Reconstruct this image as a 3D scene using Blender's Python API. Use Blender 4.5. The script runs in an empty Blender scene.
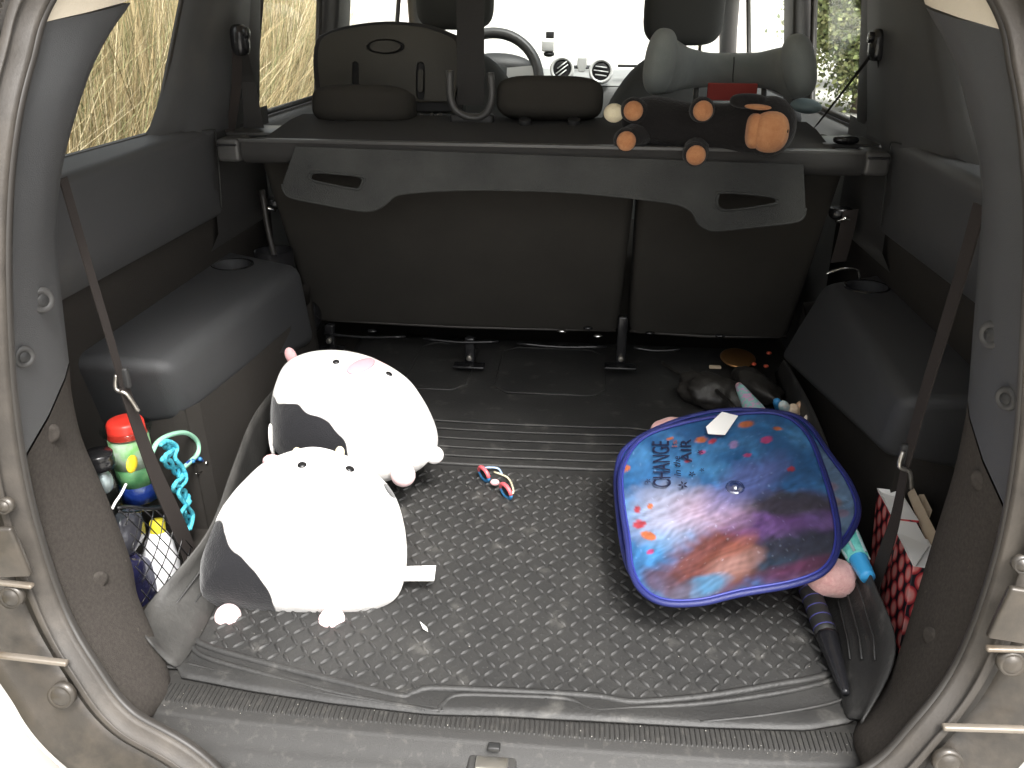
import bpy, bmesh, math, random
import numpy as np
from math import radians, sin, cos, pi
from mathutils import Vector, Matrix, noise, Euler
random.seed(7); rng = np.random.default_rng(7)
sc = bpy.context.scene
COL = sc.collection

# ------------------------------------------------------------ camera
CAM = Vector((.0799, -.7305, .7492))
YAW, PITCH, ROLL, FPX = radians(-4.98), radians(24.37), radians(.40), 824.5
fw = Vector((sin(YAW)*cos(PITCH), cos(YAW)*cos(PITCH), -sin(PITCH)))
r0 = Vector((cos(YAW), -sin(YAW), 0)); u0 = r0.cross(fw)
RV = cos(ROLL)*r0 + sin(ROLL)*u0; UV = -sin(ROLL)*r0 + cos(ROLL)*u0
cd = bpy.data.cameras.new('camera'); cam = bpy.data.objects.new('camera', cd); COL.objects.link(cam)
cam.matrix_world = Matrix((( RV.x, UV.x, -fw.x, CAM.x), (RV.y, UV.y, -fw.y, CAM.y), (RV.z, UV.z, -fw.z, CAM.z), (0,0,0,1)))
cd.sensor_width = 36; cd.lens = FPX/1024*36; cd.clip_start = .02; cd.clip_end = 3000
sc.camera = cam

# ------------------------------------------------------------ light
SUN_EL, SUN_AZ = radians(56), radians(152)     # behind the open tailgate, azimuth clockwise from +Y
w = bpy.data.worlds.new("World"); sc.world = w; w.use_nodes = True
nt = w.node_tree; nt.nodes.clear()
sky = nt.nodes.new('ShaderNodeTexSky'); sky.sky_type = 'NISHITA'; sky.sun_disc = False
sky.sun_elevation = SUN_EL; sky.sun_rotation = SUN_AZ; sky.air_density = 1.0; sky.dust_density = 9.0
hs = nt.nodes.new('ShaderNodeHueSaturation'); hs.inputs['Saturation'].default_value = .12
bg = nt.nodes.new('ShaderNodeBackground'); bg.inputs['Strength'].default_value = .15
wo = nt.nodes.new('ShaderNodeOutputWorld')
nt.links.new(sky.outputs[0], hs.inputs['Color']); nt.links.new(hs.outputs[0], bg.inputs[0]); nt.links.new(bg.outputs[0], wo.inputs[0])
sl = bpy.data.lights.new('sun', 'SUN'); sl.energy = 1.5; sl.angle = radians(14); sl.color = (1, .96, .9)
so = bpy.data.objects.new('sun', sl); COL.objects.link(so)
sd = Vector((sin(SUN_AZ)*cos(SUN_EL), cos(SUN_AZ)*cos(SUN_EL), sin(SUN_EL)))
so.rotation_euler = (-sd).to_track_quat('-Z', 'Y').to_euler()
sc.view_settings.view_transform = 'Standard'; sc.view_settings.look = 'None'
sc.view_settings.gamma = 1; sc.view_settings.use_curve_mapping = False
sc.view_settings.exposure = 1.4
sc.cycles.max_bounces = 8; sc.cycles.transparent_max_bounces = 16

# ------------------------------------------------------------ helpers
def at(px, py, ax, v):
    d = fw + (px-512)/FPX*RV - (py-384)/FPX*UV
    i = 'xyz'.index(ax)
    return CAM + d*((v-CAM[i])/d[i])
def atp(px, py, p0, n):
    d = fw + (px-512)/FPX*RV - (py-384)/FPX*UV
    return CAM + d*((p0-CAM).dot(n)/d.dot(n))
def V(*a): return Vector(a)

def empty(name, loc=(0,0,0), label=None, cat=None, group=None, parent=None):
    o = bpy.data.objects.new(name, None); COL.objects.link(o); o.location = loc
    o.empty_display_size = .05
    tag(o, label, cat, group)
    if parent: setpar(o, parent)
    return o
def tag(o, label=None, cat=None, group=None, kind=None):
    if label: o['label'] = label
    if cat: o['category'] = cat
    if group: o['group'] = group
    if kind: o['kind'] = kind
    return o
def setpar(o, parent):
    o.parent = parent
    # geometry is written in world space; undo the parent's own place
    m = Matrix.Identity(4); p = parent
    chain = []
    while p: chain.append(p); p = p.parent
    for p in reversed(chain):
        m = m @ p.matrix_parent_inverse @ Matrix.LocRotScale(p.location, p.rotation_euler, p.scale)
    o.matrix_parent_inverse = m.inverted()
def mk(name, verts, faces, mat, parent=None, smooth=True, mods=()):
    me = bpy.data.meshes.new(name)
    me.from_pydata([tuple(v) for v in verts], [], [tuple(f) for f in faces])
    me.update()
    if smooth: me.polygons.foreach_set('use_smooth', [True]*len(me.polygons))
    if mat: me.materials.append(mat)
    o = bpy.data.objects.new(name, me); COL.objects.link(o)
    if parent: setpar(o, parent)
    return o
def fixn(o):
    bm = bmesh.new(); bm.from_mesh(o.data); bmesh.ops.remove_doubles(bm, verts=bm.verts, dist=1e-6)
    bmesh.ops.recalc_face_normals(bm, faces=bm.faces); bm.to_mesh(o.data); bm.free(); return o
def bevel(o, w=.004, seg=3, ang=35):
    m = o.modifiers.new('bevel', 'BEVEL'); m.width = w; m.segments = seg; m.limit_method = 'ANGLE'; m.angle_limit = radians(ang)
    m.harden_normals = False
    return o
def subs(o, n=2):
    m = o.modifiers.new('sub', 'SUBSURF'); m.levels = n; m.render_levels = n; return o
def solid(o, t, off=0):
    m = o.modifiers.new('thick', 'SOLIDIFY'); m.thickness = t; m.offset = off; return o
def hexa(name, P, mat, parent=None, bev=.004, seg=3):
    """8 corners: bottom ring 0-3, top ring 4-7"""
    F = [(3,2,1,0),(4,5,6,7),(0,1,5,4),(1,2,6,5),(2,3,7,6),(3,0,4,7)]
    o = fixn(mk(name, P, F, mat, parent, smooth=True))
    if bev: bevel(o, bev, seg)
    return o
def box(name, c, s, mat, parent=None, bev=.004, rot=None, seg=3):
    x, y, z = s[0]/2, s[1]/2, s[2]/2
    R = Euler(rot).to_matrix() if rot else Matrix.Identity(3)
    P = [Vector(c)+R@Vector(p) for p in ((-x,-y,-z),(x,-y,-z),(x,y,-z),(-x,y,-z),(-x,-y,z),(x,-y,z),(x,y,z),(-x,y,z))]
    return hexa(name, P, mat, parent, bev, seg)
def spow(v, e): return math.copysign(abs(v)**e, v)
def supe(name, c, r, mat, parent=None, e=(1,1), R=None, nu=40, nv=24, fn=None):
    """superellipsoid; e<1 boxy"""
    vs, fs = [], []
    R = R or Matrix.Identity(3)
    if isinstance(R, tuple): R = Euler(R).to_matrix()
    for j in range(nv+1):
        ph = -pi/2 + pi*j/nv
        for i in range(nu):
            th = 2*pi*i/nu
            p = Vector((r[0]*spow(cos(ph),e[0])*spow(cos(th),e[1]), r[1]*spow(cos(ph),e[0])*spow(sin(th),e[1]), r[2]*spow(sin(ph),e[0])))
            if fn: p = fn(p)
            vs.append(Vector(c)+R@p)
    for j in range(nv):
        for i in range(nu):
            a = j*nu+i; b = j*nu+(i+1)%nu
            fs.append((a, b, b+nu, a+nu))
    return fixn(mk(name, vs, fs, mat, parent))
def smoothpath(pts, n=6, closed=False):
    P = [Vector(p) for p in pts]; out = []
    m = len(P); rngk = range(m if closed else m-1)
    for k in rngk:
        g = lambda i: P[i % m] if closed else P[min(max(i,0),m-1)]
        a, b, c_, d = g(k-1), g(k), g(k+1), g(k+2)
        for s in range(n):
            t = s/n
            out.append(.5*((2*b)+(c_-a)*t+(2*a-5*b+4*c_-d)*t*t+(3*b-a-3*c_+d)*t**3))
    if not closed: out.append(P[-1])
    return out
def tube(name, pts, r, mat, parent=None, seg=8, closed=False, sm=0, cap=True):
    P = smoothpath(pts, sm, closed) if sm else [Vector(p) for p in pts]
    n = len(P); vs, fs = [], []
    rr = r if callable(r) else (lambda t: r)
    nrm = None
    for i, p in enumerate(P):
        a = P[(i-1) % n] if closed else P[max(i-1,0)]; b = P[(i+1) % n] if closed else P[min(i+1,n-1)]
        t = (b-a); t = t.normalized() if t.length > 1e-9 else Vector((0,0,1))
        if nrm is None:
            nrm = t.cross(Vector((0,0,1))); nrm = nrm if nrm.length > .1 else t.cross(Vector((0,1,0)))
        nrm = (nrm - t*nrm.dot(t)).normalized(); bn = t.cross(nrm)
        for k in range(seg):
            th = 2*pi*k/seg
            vs.append(p+(nrm*cos(th)+bn*sin(th))*rr(i/max(n-1,1)))
    for i in range(n if closed else n-1):
        j = (i+1) % n
        for k in range(seg):
            fs.append((i*seg+k, i*seg+(k+1)%seg, j*seg+(k+1)%seg, j*seg+k))
    if cap and not closed:
        fs.append(tuple(range(seg))[::-1]); fs.append(tuple((n-1)*seg+k for k in range(seg)))
    return mk(name, vs, fs, mat, parent)
def ribbon(name, pts, wv, th, mat, parent=None, sm=6):
    """flat strap along pts, wv = width vector(s)"""
    P = smoothpath(pts, sm); n = len(P)
    if isinstance(wv, list):
        W = []
        for i in range(n):
            t = i/(n-1)*(len(wv)-1); k = min(int(t), len(wv)-2); W.append(Vector(wv[k]).lerp(Vector(wv[k+1]), t-k))
    else: W = [Vector(wv)]*n
    vs, fs = [], []
    for i, p in enumerate(P):
        t = (P[min(i+1,n-1)]-P[max(i-1,0)]).normalized(); nn = t.cross(W[i]).normalized()*th/2
        for s, q in ((-1,-1),(1,-1),(1,1),(-1,1)): vs.append(p+W[i]*.5*s+nn*q)
    for i in range(n-1):
        for k in range(4):
            fs.append((i*4+k, i*4+(k+1)%4, i*4+4+(k+1)%4, i*4+4+k))
    fs += [(3,2,1,0), tuple((n-1)*4+k for k in range(4))]
    return fixn(mk(name, vs, fs, mat, parent, smooth=False))
def resample(pts, n):
    P = [Vector(p) for p in pts]
    L = [0]
    for a, b in zip(P, P[1:]): L.append(L[-1]+(b-a).length)
    out = []; k = 0
    for i in range(n):
        s = L[-1]*i/(n-1)
        while k < len(P)-2 and L[k+1] < s: k += 1
        t = (s-L[k])/max(L[k+1]-L[k], 1e-9); out.append(P[k].lerp(P[k+1], min(max(t,0),1)))
    return out
def loft(name, lines, mat, parent=None, n=None, smooth=True, thick=0, fn=None):
    if n: lines = [resample(l, n) for l in lines]
    n = len(lines[0]); vs = [p for l in lines for p in l]
    if fn: vs = [fn(Vector(v)) for v in vs]
    fs = [(j*n+i, j*n+i+1, (j+1)*n+i+1, (j+1)*n+i) for j in range(len(lines)-1) for i in range(n-1)]
    o = mk(name, vs, fs, mat, parent, smooth)
    if thick: solid(o, thick)
    return o
def mirx(pts): return [Vector((-p[0], p[1], p[2])) for p in pts]
def cyl(name, c, axis, r, h, mat, parent=None, seg=24, r2=None, bev=.001):
    c = Vector(c); a = Vector(axis).normalized(); r2 = r if r2 is None else r2
    q = a.to_track_quat('Z','Y').to_matrix()
    vs = []
    for zz, R in ((-h/2, r), (h/2, r2)):
        for k in range(seg): vs.append(c+q@Vector((R*cos(2*pi*k/seg), R*sin(2*pi*k/seg), zz)))
    fs = [(k, (k+1)%seg, seg+(k+1)%seg, seg+k) for k in range(seg)] + [tuple(range(seg))[::-1], tuple(range(seg, 2*seg))]
    o = mk(name, vs, fs, mat, parent)
    if bev: bevel(o, bev, 2, 40)
    else: o.data.polygons.foreach_set('use_smooth', [False]*len(o.data.polygons))
    return o
def lathe(name, prof, base, axis, mat, parent=None, seg=28):
    base = Vector(base); q = Vector(axis).normalized().to_track_quat('Z','Y').to_matrix(); vs = []; fs = []
    for r, h in prof:
        for k in range(seg): vs.append(base+q@Vector((r*cos(2*pi*k/seg), r*sin(2*pi*k/seg), h)))
    for j in range(len(prof)-1):
        for k in range(seg): fs.append((j*seg+k, j*seg+(k+1)%seg, (j+1)*seg+(k+1)%seg, (j+1)*seg+k))
    return fixn(mk(name, vs, fs, mat, parent))
def plate(name, outline, thick, mat, parent=None, holes=(), nrm=None, bev=0):
    """polygon with holes extruded along nrm"""
    bm = bmesh.new(); es = []
    for ring in [outline]+list(holes):
        vs = [bm.verts.new(p) for p in ring]
        for i in range(len(vs)): es.append(bm.edges.new((vs[i], vs[(i+1)%len(vs)])))
    bmesh.ops.triangle_fill(bm, use_beauty=True, edges=es)
    if nrm is None:
        a, b, c_ = [Vector(outline[i]) for i in (0, len(outline)//3, 2*len(outline)//3)]; nrm = (b-a).cross(c_-a).normalized()
    g = bmesh.ops.extrude_face_region(bm, geom=bm.faces[:])
    bmesh.ops.translate(bm, vec=Vector(nrm)*thick, verts=[v for v in g['geom'] if isinstance(v, bmesh.types.BMVert)])
    bmesh.ops.recalc_face_normals(bm, faces=bm.faces)
    me = bpy.data.meshes.new(name); bm.to_mesh(me); bm.free(); me.materials.append(mat)
    o = bpy.data.objects.new(name, me); COL.objects.link(o)
    if parent: setpar(o, parent)
    if bev: bevel(o, bev, 2, 50)
    return o
def cut(o, cutter):
    m = o.modifiers.new('b', 'BOOLEAN'); m.object = cutter; m.operation = 'DIFFERENCE'; m.solver = 'EXACT'
    # move boolean first is not wanted: bevel comes before it
    dg = bpy.context.evaluated_depsgraph_get(); dg.update()
    me = bpy.data.meshes.new_from_object(o.evaluated_get(dg)); o.modifiers.clear(); o.data = me
    bpy.data.objects.remove(cutter)
    me.polygons.foreach_set('use_smooth', [True]*len(me.polygons))
    try: me.set_sharp_from_angle(angle=radians(35))
    except Exception: pass
    return o
def ringshape(cu, r, axis, c, seg=24):
    q = Vector(axis).normalized().to_track_quat('Z','Y').to_matrix()
    return [Vector(c)+q@Vector((r*cos(2*pi*k/seg), r*cu*sin(2*pi*k/seg), 0)) for k in range(seg)]

# ------------------------------------------------------------ materials
def mat(name, col, rough=.6, metal=0, bump=None, var=None, spec=.5, sheen=0, dust=None, coat=0):
    """bump=(scale,strength[,detail]); var=(scale,colour2[,lo,hi]); dust=(colour,scale,lo,hi)"""
    m = bpy.data.materials.new(name); m.use_nodes = True; n = m.node_tree.nodes; L = m.node_tree.links
    b = n['Principled BSDF']; b.inputs['Roughness'].default_value = rough; b.inputs['Metallic'].default_value = metal
    b.inputs['Specular IOR Level'].default_value = spec
    b.inputs['Base Color'].default_value = (*col, 1)
    if sheen: b.inputs['Sheen Weight'].default_value = sheen; b.inputs['Sheen Roughness'].default_value = .5
    if coat: b.inputs['Coat Weight'].default_value = coat; b.inputs['Coat Roughness'].default_value = .1
    tc = n.new('ShaderNodeTexCoord'); src = None
    def nz(scale, det=5):
        t = n.new('ShaderNodeTexNoise'); t.inputs['Scale'].default_value = scale; t.inputs['Detail'].default_value = det
        t.inputs['Roughness'].default_value = .6
        L.new(tc.outputs['Object'], t.inputs['Vector']); return t
    def ramp(fac, lo, hi, c1, c2):
        r = n.new('ShaderNodeValToRGB'); r.color_ramp.elements[0].position = lo; r.color_ramp.elements[1].position = hi
        r.color_ramp.elements[0].color = (*c1, 1); r.color_ramp.elements[1].color = (*c2, 1); L.new(fac, r.inputs[0]); return r
    if var:
        t = nz(var[0]); lo, hi = (var[2], var[3]) if len(var) > 2 else (.35, .65)
        src = ramp(t.outputs['Fac'], lo, hi, col, var[1]).outputs[0]
    if dust:
        t = nz(dust[1], 8); r = ramp(t.outputs['Fac'], dust[2], dust[3], (0,0,0), (1,1,1))
        mx = n.new('ShaderNodeMix'); mx.data_type = 'RGBA'; L.new(r.outputs[0], mx.inputs[0])
        if src: L.new(src, mx.inputs[6])
        else: mx.inputs[6].default_value = (*col, 1)
        mx.inputs[7].default_value = (*dust[0], 1); src = mx.outputs[2]
    if src: L.new(src, b.inputs['Base Color'])
    if bump:
        t = nz(bump[0], bump[2] if len(bump) > 2 else 4)
        bp = n.new('ShaderNodeBump'); bp.inputs['Strength'].default_value = bump[1]; bp.inputs['Distance'].default_value = .002
        L.new(t.outputs['Fac'], bp.inputs['Height']); L.new(bp.outputs[0], b.inputs['Normal'])
    return m
def glassmat(name, tint=(.95,.97,.96), gloss=.06, rough=.02):
    m = bpy.data.materials.new(name); m.use_nodes = True; n = m.node_tree.nodes; L = m.node_tree.links; n.clear()
    o = n.new('ShaderNodeOutputMaterial'); mx = n.new('ShaderNodeMixShader'); t = n.new('ShaderNodeBsdfTransparent'); g = n.new('ShaderNodeBsdfGlossy')
    t.inputs[0].default_value = (*tint, 1); g.inputs['Roughness'].default_value = rough
    f = n.new('ShaderNodeLayerWeight'); f.inputs[0].default_value = .5
    pw = n.new('ShaderNodeMath'); pw.operation = 'POWER'; pw.inputs[1].default_value = 4; L.new(f.outputs['Facing'], pw.inputs[0])
    ma = n.new('ShaderNodeMath'); ma.operation = 'MULTIPLY_ADD'; ma.inputs[1].default_value = .16; ma.inputs[2].default_value = gloss*.6
    L.new(pw.outputs[0], ma.inputs[0]); L.new(ma.outputs[0], mx.inputs[0])
    L.new(t.outputs[0], mx.inputs[1]); L.new(g.outputs[0], mx.inputs[2]); L.new(mx.outputs[0], o.inputs[0]); return m

M_trim   = mat('grey_trim_plastic', (.058,.059,.061), .52, spec=.4, bump=(900,.25), dust=((.10,.095,.085),3.2,.55,.85))
M_trimd  = mat('dark_trim_plastic', (.040,.039,.038), .5, bump=(900,.25), dust=((.06,.057,.05),5,.55,.85))
M_sill   = mat('sill_plastic', (.022,.021,.0195), .58, bump=(700,.3), dust=((.06,.056,.05),90,.55,.80))
M_arch   = mat('arch_plastic', (.043,.044,.046), .52, spec=.4, bump=(800,.5), dust=((.085,.08,.072),38,.66,.80))
M_cream  = mat('cream_headliner', (.56,.50,.40), .9, bump=(400,.3))
M_carpet = mat('side_carpet', (.052,.046,.041), .95, bump=(1500,.9), var=(260,(.070,.062,.055)), dust=((.16,.14,.12),70,.68,.78), spec=.1)
M_wallcp = mat('wall_carpet', (.038,.034,.030), .95, bump=(1500,.9), var=(200,(.040,.037,.034)), dust=((.10,.09,.08),90,.72,.80), spec=.1)
M_seatb  = mat('seat_back_cloth', (.036,.0335,.0295), .9, bump=(1300,.7), var=(7,(.043,.040,.035)), spec=.15, dust=((.05,.046,.04),30,.72,.85))
M_seat   = mat('front_seat_cloth', (.070,.072,.070), .85, bump=(900,.5), spec=.2)
M_rubber = mat('mat_rubber', (.020,.0197,.0193), .58, bump=(220,.45), var=(9,(.030,.0293,.028)), dust=((.10,.096,.088),22,.58,.80), spec=.55)
M_seal   = mat('seal_rubber', (.036,.031,.026), .6, bump=(300,.2), dust=((.085,.073,.06),12,.45,.8))
M_seald  = mat('dark_seal_rubber', (.028,.025,.022), .5)
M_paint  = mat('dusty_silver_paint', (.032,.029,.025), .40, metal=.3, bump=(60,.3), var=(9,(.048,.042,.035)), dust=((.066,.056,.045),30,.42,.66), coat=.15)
M_bumper = mat('silver_bumper_paint', (.42,.40,.37), .35, metal=.2, var=(5,(.36,.34,.31)), dust=((.30,.26,.2),14,.6,.85), coat=.3)
M_stripm = mat('strip_metal', (.20,.175,.145), .4, metal=.4, bump=(60,.2), dust=((.12,.09,.06),30,.5,.75))
M_steel  = mat('worn_steel', (.45,.43,.39), .35, metal=.9, bump=(60,.2), dust=((.18,.15,.11),30,.5,.75))
M_chrome = mat('bright_metal', (.75,.75,.73), .2, metal=1)
M_black  = mat('black_gloss_plastic', (.012,.012,.013), .25)
M_blackm = mat('black_matt_plastic', (.016,.016,.016), .55, bump=(600,.2))
M_strap  = mat('strap_webbing', (.030,.025,.023), .8, bump=(700,.5), spec=.2)
M_belt   = mat('belt_webbing', (.020,.019,.018), .6, bump=(900,.4), spec=.3)
M_cover  = mat('cover_flap_vinyl', (.035,.036,.035), .9, spec=.25, bump=(500,.9), var=(7,(.054,.055,.052)))
M_coverd = mat('cover_cloth', (.022,.021,.020), .9, bump=(900,.5))
M_cass   = mat('cassette_plastic', (.06,.059,.057), .35, bump=(500,.15))
M_dash   = mat('dashboard_plastic', (.07,.07,.068), .45, bump=(300,.2))
M_glass  = glassmat('window_glass')
M_white  = mat('white_plush', (.83,.81,.78), .95, bump=(420,.6), sheen=.3, spec=.1)
M_pink   = mat('pink_plush', (.78,.42,.43), .95, bump=(420,.6), sheen=.3, spec=.1)
M_pinkt  = mat('pink_towel', (.68,.36,.34), .98, bump=(260,1.0), var=(120,(.76,.46,.43)), sheen=.3, spec=.1)
M_bplush = mat('black_plush', (.012,.011,.011), .95, sheen=.15, bump=(170,1.0), spec=.1)
M_orange = mat('tan_plush', (.42,.18,.08), .95, bump=(350,.9), var=(60,(.50,.24,.11)), sheen=.2, spec=.1)
M_creamp = mat('cream_plush', (.72,.64,.45), .95, bump=(350,.8))
M_grey   = mat('grey_green_cloth', (.22,.245,.24), .9, bump=(700,.6), var=(30,(.25,.275,.27)), sheen=.2)
M_teal   = mat('pale_teal_cloth', (.30,.40,.42), .8, bump=(300,.4))
M_red    = mat('red_fabric_label', (.42,.055,.045), .7, bump=(500,.3))
M_reds   = mat('red_lid', (.75,.045,.03), .35)
M_paper  = mat('white_paper', (.80,.79,.76), .8)
M_card   = mat('brown_cardboard', (.42,.33,.23), .9, bump=(60,.4), var=(20,(.50,.41,.30)))
M_asph   = mat('pale_gravel', (.46,.44,.40), .95, bump=(6,1), var=(1.2,(.54,.52,.48)))
M_green  = mat('mint_plastic', (.32,.62,.45), .35)
M_brass  = mat('old_brass', (.55,.30,.12), .35, metal=.9)
M_bark   = mat('bark', (.09,.07,.05), .95, bump=(40,1))

# ------------------------------------------------------------ ground and outside
def struct(o): o['kind'] = 'structure'; return o
GZ = -.68
gv = [(-600,-400,GZ),(600,-400,GZ),(600,1200,GZ),(-600,1200,GZ)]
struct(mk('ground', gv, [(0,1,2,3)], M_asph, smooth=False))
hl = []; ys_ = (45, 60, 80, 120); zs_ = (GZ-.05, GZ+1.5, GZ+7, GZ+16)
hx = np.linspace(-70, 34, 14)
for y, z in zip(ys_, zs_): hl.append([V(x, y+abs(x+10)*.15, z*(1-.25*((x+15)/55)**2) if z > GZ else z) for x in hx])
hv = [p for l in hl for p in l]; hf = [(j*14+i, j*14+i+1, j*14+15+i, j*14+14+i) for j in range(3) for i in range(13)]
struct(mk('added_pale_hill', hv, hf, M_asph))  # added slope, covers the grey sky strip in the windscreen with sunlit white
# dry grass verge to the left
M_straw = bpy.data.materials.new('dry_grass_blades'); M_straw.use_nodes = True
_n = M_straw.node_tree.nodes; _l = M_straw.node_tree.links; _b = _n['Principled BSDF']; _b.inputs['Roughness'].default_value = .7
_a = _n.new('ShaderNodeVertexColor'); _a.layer_name = 'Col'; _l.new(_a.outputs[0], _b.inputs['Base Color'])
M_soil = mat('verge_soil', (.20,.155,.09), .95, bump=(20,1), var=(3,(.13,.12,.06)))
def vergeh(x): return GZ+.02+max(0, (-x-1.5))*.12
sx = [-1.4,-1.7,-2.5,-4,-7,-14]; vs = []; fs = []
for x in sx:
    for y in (-6, -3, 0, -1.2*x, -2.95*x): vs.append((x, y, vergeh(x)+(-.06 if x == -1.4 else 0)))
for i in range(5):
    for j in range(4): a = i*5+j; fs.append((a, a+1, a+6, a+5))
struct(mk('verge_ground', vs, fs, M_soil))
def blades(name, N, xr, yr, hr, wr, palette, bend, zf, seed):
    g = np.random.default_rng(seed)
    xs = xr[0]+(xr[1]-xr[0])*g.random(N)**1.4; ys = yr[0]+(-3.0*xs-yr[0])*g.random(N)**.8
    h = g.uniform(*hr, N)*(.85+.3*np.sin(ys*1.7+xs*2.1)**2); wd = g.uniform(*wr, N); ang = g.uniform(0, 2*pi, N); b = g.uniform(.05, 1, N)**2*bend
    fa = g.uniform(0, 2*pi, N); K = 5; V_ = np.zeros((N, K, 2, 3))
    for k in range(K):
        t = k/(K-1); lean = b*h*t**2
        cx = xs+np.cos(ang)*lean; cy = ys+np.sin(ang)*lean; cz = np.array([zf(x) for x in xs]) + h*(t-.35*b*t*t)
        ww = wd*(1-.85*t**1.5)/2
        for s in (0, 1):
            sg = 2*s-1
            V_[:, k, s, 0] = cx+sg*ww*np.cos(fa); V_[:, k, s, 1] = cy+sg*ww*np.sin(fa); V_[:, k, s, 2] = cz
    base = (np.arange(N)*K*2)[:, None]
    F = np.concatenate([base+np.array([2*k, 2*k+1, 2*k+3, 2*k+2]) for k in range(K-1)], 0)
    me = bpy.data.meshes.new(name); me.vertices.add(N*K*2); me.vertices.foreach_set('co', V_.ravel())
    me.loops.add(F.size); me.loops.foreach_set('vertex_index', F.ravel().astype(np.int32))
    me.polygons.add(len(F)); me.polygons.foreach_set('loop_start', np.arange(0, F.size, 4, dtype=np.int32))
    me.update(calc_edges=True)
    pal = np.array(palette); ci = g.integers(0, len(pal), N); c = pal[ci]*g.uniform(.75, 1.25, (N,1))
    ca = np.ones((N, K*2, 4)); ca[:, :, :3] = c[:, None, :]
    at_ = me.color_attributes.new('Col', 'FLOAT_COLOR', 'POINT'); at_.data.foreach_set('color', ca.ravel())
    me.materials.append(M_straw); o = bpy.data.objects.new(name, me); COL.objects.link(o); return o
straw = [(.40,.31,.17),(.47,.37,.21),(.32,.24,.12),(.55,.46,.30),(.22,.17,.09),(.20,.20,.09),(.28,.25,.12)]
tag(blades('dry_grass', 70000, (-2.1,-5.8), (-.3,7.5), (.85,1.75), (.0035,.011), straw, .6, vergeh, 3),
    'tall dry golden grass standing on the verge outside the left windows', 'grass', kind='stuff')
def leafmat():
    m = bpy.data.materials.new('leaves'); m.use_nodes = True; n = m.node_tree.nodes; l = m.node_tree.links; b = n['Principled BSDF']
    a = n.new('ShaderNodeVertexColor'); a.layer_name = 'Col'; l.new(a.outputs[0], b.inputs['Base Color']); b.inputs['Roughness'].default_value = .6; return m
M_leaf = leafmat()
def tree(x, y, h, r, seed, label, name='leafy_tree'):
    t = empty(name, (x, y, GZ), label, 'tree', 'trees beyond the right side window')
    g = np.random.default_rng(seed)
    tube('trunk', [(x,y,GZ),(x+.1,y,GZ+h*.3),(x-.05,y+.1,GZ+h*.6),(x,y,GZ+h*.85)], lambda t_: .16*(1-.75*t_), M_bark, t, seg=8, sm=4)
    N = 38000; cc = g.normal(0, 1, (26, 3)); cc /= np.linalg.norm(cc, axis=1)[:, None]; cc *= g.uniform(.2, .8, (26,1))
    ci = g.integers(0, 26, N); P = cc[ci]+g.normal(0, .2, (N,3)); P[:,0:2] *= r; P[:,2] = P[:,2]*h*.5
    P += np.array([x, y, GZ+h*.46]); s = g.uniform(.022, .06, N)
    A = g.normal(0,1,(N,3)); A /= np.linalg.norm(A,axis=1)[:,None]; B = np.cross(A, g.normal(0,1,(N,3))); B /= np.linalg.norm(B,axis=1)[:,None]
    Q = np.stack([P+A*s[:,None], P+B*s[:,None]*.6, P-A*s[:,None], P-B*s[:,None]*.6], 1)
    me = bpy.data.meshes.new('crown'); me.from_pydata(Q.reshape(-1,3).tolist(), [], np.arange(N*4).reshape(-1,4).tolist())
    pal = np.array([(.10,.13,.04),(.15,.18,.06),(.20,.22,.08),(.25,.25,.11)]); c = pal[g.integers(0,4,N)]
    ca = np.ones((N,4,4)); ca[:,:,:3] = c[:,None,:]; me.color_attributes.new('Col','FLOAT_COLOR','POINT').data.foreach_set('color', ca.ravel())
    me.materials.append(M_leaf); o = bpy.data.objects.new('crown', me); COL.objects.link(o); setpar(o, t)
for (x, y, h, r, s, lb) in ((4.3,13.2,3.6,1.3,1,'bushy green tree nearest the right rear door window'),
                            (6.3,17.5,4.8,2.0,2,'bushy green tree behind the nearer one outside the right rear door window'),
                            (9.6,20.5,5.5,2.4,5,'pale green tree farthest away beyond the right side windows')):
    tree(x, y, h, r, s, lb)

# ------------------------------------------------------------ THE CAR
car = empty('car', (0,0,GZ), 'dusty silver grey car seen through its open tailgate into the boot', 'car')
XW = .62; ROOF = 1.06
# opening curve (left half, bottom centre to top centre)
seal_px = [(200,757,-.115),(128,712,-.098),(93,665,-.082),(60,603,-.06),(31,510,-.05),(14,410,-.045),(7,300,-.04),(8,200,-.02),(16,125,0),(32,58,.03),(52,0,.055)]
LH = [V(0,-.15,-.10), V(-.20,-.142,-.095)] + [at(a,b,'y',c) for a,b,c in seal_px] + [V(-.345,.085,.84), V(-.28,.10,.92), V(-.16,.12,.965), V(0,.125,.975)]
def outw(P, d):
    out = []
    for i, p in enumerate(P):
        a = P[max(i-1,0)]; b = P[min(i+1,len(P)-1)]; t = (b-a).normalized(); o = Vector((t.z,0,-t.x)).normalized()
        if o.dot(Vector((p.x,0,p.z-.45))) < 0: o = -o
        out.append(p+o*d)
    return out
LH = outw(LH, .019)
FULL = smoothpath(LH + mirx(LH[-2:0:-1]), 14, closed=True)
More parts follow.
